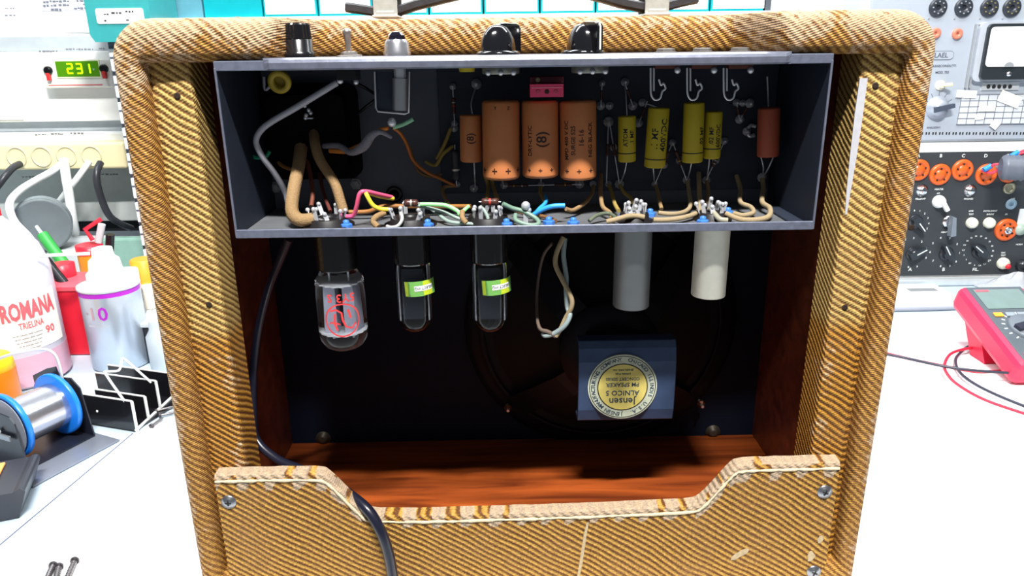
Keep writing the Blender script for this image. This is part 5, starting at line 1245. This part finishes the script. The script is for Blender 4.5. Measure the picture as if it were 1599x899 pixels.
def ptr(px, py, ang, O=OB, par=bt_, L_=.020, body=None):
    b = MB(); bk = body or mat('knob_dark', (38, 42, 48), .25, spec=.6)
    b.lathe([(.0125, 0), (.0125, .003), (.009, .004), (.0085, .012), (.007, .013)], bk, RX(PI/2), 24)
    b.M = RY(ang); b.prism([(-.0055, -.010), (.0055, -.010), (.0065, 0), (.003, L_), (-.003, L_), (-.0065, 0)], -.014, -.004, bk); b.prism([(-.0008, .001), (.0008, .001), (.0008, L_*.96), (-.0008, L_*.96)], -.0146, -.0139, PRN)
    return b.build('pointer_knob', par, loc(px, py, O, -.002), bevel=.0005)
ptr(1424, 395, math.radians(60)); ptr(1476, 395, math.radians(-32)); ptr(1527, 391, math.radians(-52)); ptr(1428, 345, math.radians(140)); 
def lathe_part(name, px, py, prof, m, O, par, lab=None, seg=24, flute=0):
    b = MB(); b.lathe(prof, m, RX(PI/2), seg, not flute, flute=flute); return b.build(name, par, loc(px, py, O, -.002), label=lab)
for px, py in ((1438, 297), (1513, 297)): lathe_part('indicator_lamp', px, py, [(.0105, 0), (.011, .0015), (.008, .003), (.0075, .006), (.004, .0085), (.0002, .009)], CHROME, OB, bt_, 'chromed indicator lamp')
o = lathe_part('white_knob', 1464, 314, [(.011, 0), (.011, .003), (.009, .009), (.006, .011), (.0002, .0112)], WHITE, OB, bt_, 'white round knob with lever')
b = MB(); b.box((-.002, -.016, -.018), (.005, -.009, .002), WHITE, RY(-.6)); b.build('lever', o, bevel=.001)
o = lathe_part('lever_switch', 1479, 345, [(.0105, 0), (.0105, .004), (.006, .005)], CHROME, OB, bt_, 'chromed switch with grey paddle')
b = MB(); b.prism([(-.003, .012), (.003, .010), (.008, -.022), (-.001, -.024)], -.018, -.006, mat('paddle_grey', (116, 124, 134), .3)); b.build('paddle', o, bevel=.001)
for px in (1515, 1542): lathe_part('push_button', px, 347, [(.0095, 0), (.0095, .004), (.008, .009), (.005, .0105), (.0002, .011)], mat('ivory_button', (226, 224, 206), .3), OB, bt_, 'ivory push button')
o = lathe_part('push_button', 1564, 410, [(.0105, 0), (.0105, .004), (.009, .008), (.0002, .010)], mat('ivory_button', (226, 224, 206)), OB, bt_, 'ivory and red button'); b = MB(); b.ball((.005, -.009, -.004), .0048, mat('bright_red', (222, 38, 58)), 14); b.build('red_bead', o)
lathe_part('jack_socket', 1577, 318, [(.009, 0), (.009, .003), (.004, .0035), (.0035, .001)], mat('bluegrey_ring', (150, 176, 194), .35), OB, bt_); lathe_part('jack_socket', 1574, 293, [(.010, 0), (.010, .003), (.006, .0035), (.0055, .001)], mat('brass_grey', (160, 156, 132), .35, .6), OB, bt_)
lathe_part('push_button', 1590, 357, [(.0105, 0), (.0105, .004), (.009, .008), (.0002, .010)], mat('sage_button', (160, 176, 164), .3), OB, bt_, 'grey green push button')
lathe_part('pointer_knob', 1593, 413, [(.0105, 0), (.0105, .004), (.008, .012), (.0002, .0125)], mat('knob_dark', (38, 42, 48)), OB, bt_)
b = MB(); p = loc(1592, 330, OB, -.003); b.box((p.x-.002, -.0035, p.z-.026), (p.x+.03, -.002, p.z+.005), WHITE); b.build('paper_tag', bt_)
# silver tester on top
zS0, zS1 = zB1+.0006, zB1+.30
sv = thing('transconductance_tester', 'silver panel tester with white meter, stacked on the black faced tester', 'tester', ((xL+xR)/2, YT, zS0)); OS = Vector(sv.location)
b = MB(); b.box((xL+.01-OS.x, .002, 0), (xR-OS.x, .19, .30), LGREY); b.build('case', sv, bevel=.003)
xsl = at(1400, 100, YT).x-.10
b = MB(); b.box((xL+.014-OS.x, -.002, .004), (xR-.004-OS.x, .002, .296), SIL); b.build('face_plate', sv, bevel=.001)
b = MB()
for px in (1505, 1511): q0, q1 = loc(px, 137, OS), loc(px, 38, OS); b.box((q0.x-.0012, -.006, q0.z), (q0.x+.0012, -.0019, q1.z), GREY)
b.build('vertical_rib', sv)
skm = [mat('socket_dark', (46, 50, 58), .35), mat('gold_pin', (206, 190, 130), .3, .8)]
for i, px in enumerate((1463, 1503, 1543, 1578)):
    R = 14*pm(px, 12, YT); b = MB(); b.lathe([(R, 0), (R, .0025), (R*.9, .004), (R*.3, .004), (R*.25, .001)], skm[0], RX(PI/2), 28)
    for k in range(8): a = 2*PI*k/8; b.lathe([(.0014, .0038), (.001, .0052)], skm[1] if i > 1 else GREY, RX(PI/2) @ T((R*.62*math.cos(a), R*.62*math.sin(a), 0)), 8)
    b.build('valve_socket', sv, loc(px, 12, OS, -.002), label='dark round valve socket')
    for dx_, dy_ in ((-14, 17), (16, -14)):
        lathe_part('rivet', px+dx_, 12+dy_, [(.0018, 0), (.001, .0012)], GREY, OS, sv, seg=8)
for px, py in ((1459, 52), (1493, 53)):
    b = MB(); R = 8*pm(px, py, YT); b.lathe([(R, 0), (R, .003), (R*.8, .004), (R*.3, .0035), (R*.2, .001)], mat('copper_socket', (196, 118, 96), .35), RX(PI/2), 22); b.build('valve_socket', sv, loc(px, py, OS, -.002), label='small copper coloured socket')
# maker plate
b = MB(); wq = 38*pm(1470, 86, YT); hq = 13*pm(1470, 86, YT); c_ = loc(1469, 86.5, OS)
ro = rrect(wq, hq, hq*.48, 6); ri = rrect(wq-.0016, hq-.0016, hq*.42, 6)
b.prism([(x+c_.x, z+c_.z) for x, z in ro], -.0026, -.0019, mat('dark_line', (86, 92, 104), .4)); b.prism([(x+c_.x, z+c_.z) for x, z in ri], -.0030, -.0019, SIL)
b.text('LAEL', .0105, T(loc(1468, 86.5, OS, -.0032)), mat('dark_line', (86, 92, 104)), .0002)
b.build('maker_plate', sv); dk = MATS['dark_line']
for tx, px, py, sz in (('TRANSCONDUTT.', 1472, 103, .0052), ('MOD. 755', 1470, 113, .0052), ('ANALIZZAT.', 1457, 199, .0042)): onface(None, OS, tx, px, py, sz, dk, -.0023, sv)
b = MB()
for k in range(16):
    q = loc(1437+k*10.5, 208, OS)
    for dd in (-2.6, 2.6): b.box((q.x+dd*.0009-.0011, -.0024, q.z-.0022), (q.x+dd*.0009+.0011, -.0019, q.z+.0022), INKB)
b.build('vent_slots', sv); b = MB()
for a in range(-3, 4):
    t1 = math.radians(90+a*28) if False else math.radians(a*30); q = loc(1462, 168, OS); b.box((-.0004, -.0023, .019), (.0004, -.0019, .026), dk, T((q.x, 0, q.z)) @ RY(t1))
b.build('dial_scale', sv)
o = lathe_part('toggle_switch', 1467, 133, [(.008, 0), (.008, .002), (.005, .003), (.004, .008)], mat('cream_ring', (236, 228, 206), .3, .3), OS, sv); b = MB(); b.cyl((0, -.006, 0), (.011, -.016, .002), .0022, CREAM, .003); b.build('lever', o)
o = lathe_part('range_knob', 1462, 168, [(.0185, 0), (.0185, .003), (.013, .006), (.0125, .012), (.0002, .0125)], mat('knob_silver', (176, 182, 194), .3, .35), OS, sv, 'silver range knob with dark pointer')
b = MB(); b.M = RY(math.radians(78)); b.prism([(-.0045, -.012), (.0045, -.012), (.0035, .021), (-.0035, .021)], -.016, -.011, mat('pointer_slate', (66, 74, 88), .3)); b.build('pointer', o, bevel=.0006)
# big meter
a, c = loc(1521, 124, OS), loc(1660, 36, OS); mb_ = MB(); mcx, mcz = (a.x+c.x)/2, (a.z+c.z)/2; mw_, mh_ = c.x-a.x, c.z-a.z
mb_.prism(rrect(mw_+.012, mh_+.006, .01, cx=mcx-.004, cz=mcz), -.010, -.0018, mat('meter_rim', (196, 202, 212), .3, .3)); mt_ = mb_.build('meter', sv, bevel=.001, label='large rectangular meter')
b = MB(); b.prism(rrect(mw_, mh_, .007, cx=mcx, cz=mcz), -.016, -.0101, mat('meter_black', (40, 46, 50), .25)); b.build('meter_front', mt_, bevel=.001)
a2, c2 = loc(1528, 104, OS), loc(1652, 41, OS); b = MB(); b.prism(rrect(c2.x-a2.x, c2.z-a2.z, .006, cx=(a2.x+c2.x)/2, cz=(a2.z+c2.z)/2), -.0175, -.0160, mat('meter_white', (248, 248, 246), .35)); b.build('meter_dial', mt_)
q = loc(1564, 104, OS); b = MB(); b.prism([(q.x+.008*math.cos(PI*k/10), q.z+.0075*math.sin(PI*k/10)) for k in range(11)], -.0185, -.0175, GREY); b.lathe([(.0042, .0158), (.003, .018), (.0006, .0182)], CHROME, T(loc(1566, 115, OS)) @ RX(PI/2), 16); b.build('zero_adjuster', mt_)
# socket strip + chart
b = MB(); a, c = loc(1530, 141, OS), loc(1590, 128, OS); b.box((a.x, -.004, a.z), (c.x, -.0018, c.z), mat('strip_alloy', (204, 208, 212), .3, .4))
for k in range(5): b.lathe([(.0034, .0038), (.003, .0048)], INKB, T(loc(1541+k*8.4, 135, OS)) @ RX(PI/2), 14)
b.build('terminal_strip', sv)
b = MB(); a, c = loc(1492, 194, OS), loc(1655, 146, OS); b.box((a.x, -.0036, a.z), (c.x, -.0018, c.z), mat('chart_grey', (196, 200, 206), .4))
for k in range(6): z = a.z+(c.z-a.z)*k/5; b.box((a.x, -.0040, z-.0004), (c.x, -.0035, z+.0004), dk)
for k in range(12): x = a.x+(c.x-a.x)*k/11; b.box((x-.0004, -.0040, a.z), (x+.0004, -.0035, c.z), dk)
b.build('ruled_chart', sv)
for x0, y0, x1, y1, r in ((1491, 152, 1522, 141, .05), (1526, 173, 1551, 165, 0), (1520, 186, 1534, 178, -.1), (1556, 163, 1592, 146, .35), (1545, 200, 1557, 188, .6)):
    b = MB(); p = loc((x0+x1)/2, (y0+y1)/2, OS); w2 = (x1-x0)/2*pm(1500, 150, YT); h2 = (y1-y0)/2*pm(1500, 150, YT)
    b.box((-w2, -.0052, -abs(h2)), (w2, -.0046, abs(h2)), mat('masking_tape', (244, 240, 226), .6), T((p.x, 0, p.z)) @ RY(r)); b.build('tape_scrap', sv)
# coil plug with twisted red wires in front of black tester
pc_ = at(1590, 262, .70); Rq = .021
t = thing('ribbed_plug', 'grey ribbed cylindrical plug with red twisted leads, in front of the orange sockets', 'plug', pc_)
b = MB(); prf = [(Rq*.7, 0)]+[(Rq*(1 if k % 2 else .90), .003+.004*k) for k in range(8)]+[(Rq*.8, .036)]
b.lathe(prf, mat('rib_grey', (96, 102, 114), .4), RZ(-.35) @ RY(PI/2) @ T((0, 0, -.025)), 28); b.lathe([(Rq*.9, .0361), (Rq*.95, .042), (Rq*.9, .055), (.001, .056)], LGREY, RZ(-.35) @ RY(PI/2) @ T((0, 0, -.025)), 24); b.build('plug_body', t)
b = MB(); b.cyl((.01, .02, -.004), (.012, .066, -.008), .006, GREY); b.build('plug_stem', t)
pkw = mat('pink_red_wire', (226, 66, 92), .4)
for k, pts_ in enumerate((((1541, 268, .755), (1550, 258, .74), (1565, 255, .73), (1576, 247, .72), (1592, 238, .71), (1612, 230, .70)), ((1533, 266, .755), (1548, 270, .74), (1562, 262, .73), (1572, 250, .72), (1590, 241, .71), (1612, 235, .70)))):
    b = MB(); b.tube([at(*q)-pc_ for q in pts_], .0022, pkw, 8); b.build('lead', t)
for q in ((1542, 262, .745), (1584, 241, .712)):
    b = MB(); d = Vector((.008, 0, .005)); p = at(*q)-pc_; b.cyl(p-d*.7, p+d*.7, .0042, mat('blue_sleeve', (40, 140, 220), .35)); b.build('blue_sleeve', t)
# ---- white flat device on bench, grey cable bar
p0, p1 = onz(1395, 486), onz(1490, 441, .0)
t = thing('white_drive', 'flat white box with a small grey label lying before the testers', 'box', ((p0.x+p1.x)/2+.02, p0.y, .0012))
q = onz(1385, 480); x0_ = q.x-t.location.x-.06; x1_ = onz(1495, 480).x-t.location.x+.01; dp = .735-p0.y
b = MB(); b.box((x0_, 0, 0), (x1_, dp, .012), WHITE); b.build('housing', t, bevel=.003)
g0, g1 = onz(1422, 455, .0132), onz(1458, 450, .0132); b = MB(); b.box((g0.x-t.location.x, g0.y-t.location.y, .0121), (g1.x-t.location.x, max(g1.y, g0.y+.012)-t.location.y, .0126), GREY); b.build('grey_label', t)
b = MB(); b.tube([onz(1300, 484, .004), onz(1385, 483, .004), onz(1440, 482, .004), onz(1500, 480, .004), onz(1620, 477, .004)], .0036, mat('grey_cord', (150, 156, 168), .4), 10); tag(b.build('grey_cord'), 'straight dull grey cord lying in front of the flat white box', 'cord')
# plastic bag
pb_ = onz(1560, 436); random.seed(5)
b = MB(); nx_, ny_ = 16, 7; vs = []
for j in range(ny_+1):
    for i in range(nx_+1):
        e_ = math.sin(PI*i/nx_)*math.sin(PI*j/ny_); vs.append((-.07+.15*i/nx_+random.uniform(-.003, .003), -.02+.05*j/ny_, .001+e_*.022+random.uniform(0, .012)*e_))
b.add(vs, [(j*(nx_+1)+i, j*(nx_+1)+i+1, (j+1)*(nx_+1)+i+1, (j+1)*(nx_+1)+i) for j in range(ny_) for i in range(nx_)], mat('clear_bag', (236, 238, 244), .12, trans=.55, ior=1.15), False)
t = thing('plastic_bag', 'crumpled clear bag with red print between multimeter and black tester', 'bag', (pb_.x, pb_.y-.06, .0008)); b.build('film', t)
b = MB(); b.add([(p[0]*.5+.03, p[1]*.7, p[2]*.9+.0045) for p in vs], [(j*(nx_+1)+i, j*(nx_+1)+i+1, (j+1)*(nx_+1)+i+1, (j+1)*(nx_+1)+i) for j in range(1, ny_-1) for i in range(2, nx_-2)], mat('bag_red', (222, 110, 122), .4), False); b.build('red_print', t)
# ---- multimeter
A1 = onz(1575, 604); Pn = Vector((A1.x, A1.y, 0)); ytop = .50
Pt_ = at(1486, 447, ytop)      # top-left corner, front face
Lm_ = None
rot = math.atan2(-(Pt_.x-Pn.x), (Pt_.y-Pn.y)); run = math.hypot(Pt_.x-Pn.x, Pt_.y-Pn.y)
TH = .036; tilt = math.atan2(Pt_.z-TH*.8, run); LEN = math.hypot(run, Pt_.z-TH*.8)
t = thing('multimeter', 'red holstered digital multimeter tilted back on its stand', 'multimeter', (Pn.x, Pn.y, .0012), rot)
MR = mat('holster_red', (226, 44, 82), .4, var=.05); MG = mat('meter_face_grey', (84, 92, 100), .45)
WM = .092; Mt = RX(tilt)
def mmbox(lo, hi, m, name, bev=.002, lab=None, par=None):
    b = MB(); b.box(lo, hi, m, Mt); return b.build(name, par or t, bevel=bev, label=lab)
mmbox((0, 0, 0), (WM, LEN, TH), MR, 'holster', .009)
mmbox((.008, .006, TH-.001), (WM-.008, LEN-.006, TH+.0008), MG, 'face_plate', .003)
mmbox((.014, LEN-.052, TH+.0009), (WM-.014, LEN-.012, TH+.0016), mat('lcd_grey', (112, 132, 130), .2), 'display', .001)
mmbox((.016, LEN-.017, TH+.0017), (.034, LEN-.0135, TH+.0020), mat('light_red', (240, 90, 104)), 'display_print', 0)
for i in range(4): mmbox((.015+i*.016, LEN-.068, TH+.0009), (.027+i*.016, LEN-.0605, TH+.0030), mat('orange_key', (240, 170, 60), .4) if i == 0 else mat('grey_key', (140, 150, 160), .4), 'button', .001, 'orange key' if i == 0 else None)
b = MB(); cM = Mt @ T((WM/2, LEN*.42, TH+.0008)); b.lathe([(.024, 0), (.024, .003), (.022, .005), (.001, .0052)], mat('dial_grey', (104, 112, 122), .4), cM, 36)
b.box((-.022, -.005, .005), (.022, .005, .010), mat('dial_dark', (40, 42, 58), .3), cM @ RZ(.3))
for k in range(20): a = 2*PI*k/20; b.box((-.0008, .027, .0), (.0008, .031, .0006), PRN, cM @ RZ(a))
b.build('range_dial', t)
for i in range(4): b = MB(); b.lathe([(.006, 0), (.006, .002), (.003, .0022), (.0025, -.001)], mat('dial_dark', (40, 42, 58)) if i else MR, Mt @ T((.018+i*.019, .016, TH+.0008)), 18); b.build('input_socket', t)
b = MB(); zb_ = LEN*.80*math.sin(tilt); yb_ = LEN*.80*math.cos(tilt)
b.prism([(yb_-.050, .0), (yb_-.018, .0), (yb_+.012, zb_+.006), (yb_-.03, zb_-.010)], -.080, -.012, MR, RZ(0) @ Matrix(((0, -1, 0, 0), (1, 0, 0, 0), (0, 0, 1, 0), (0, 0, 0, 1))) @ T((0, 0, 0)) if False else Matrix(((0, -1, 0, 0), (1, 0, 0, 0), (0, 0, 1, 0), (0, 0, 0, 1))))
b.build('tilt_stand', t, bevel=.002)
# leads
def blead(name, pts, m, label, r=.0019, z=.0032):
    b = MB(); P = [onz(x, y, z) for x, y in pts]; o_ = P[0].copy(); b.tube([p-o_ for p in P], r, m, 8); tag(b.build(name, None, o_), label, 'test lead', 'multimeter test leads')
RL_ = mat('lead_red', (206, 40, 66), .4); BL_ = mat('lead_black', (48, 50, 66), .35)
blead('test_lead', [(1330, 540), (1380, 552), (1420, 560), (1470, 571), (1520, 578), (1575, 582), (1600, 584)], BL_, 'black test lead running straight from the amplifier to the meter', z=.0165)
blead('test_lead', [(1528, 538), (1512, 541), (1500, 550), (1492, 562), (1498, 580), (1520, 598), (1560, 618), (1620, 642)], BL_, 'black test lead looping round and leaving at lower right', z=.0078)
blead('test_lead', [(1545, 540), (1510, 544), (1485, 552), (1475, 568), (1478, 582), (1495, 600), (1540, 625), (1620, 652)], RL_, 'red test lead looping wide and leaving at lower right', z=.0120)
blead('test_lead', [(1330, 538), (1379, 550), (1430, 562), (1500, 576), (1530, 580), (1575, 578)], RL_, 'red test lead running beside the straight black lead', z=.0032)
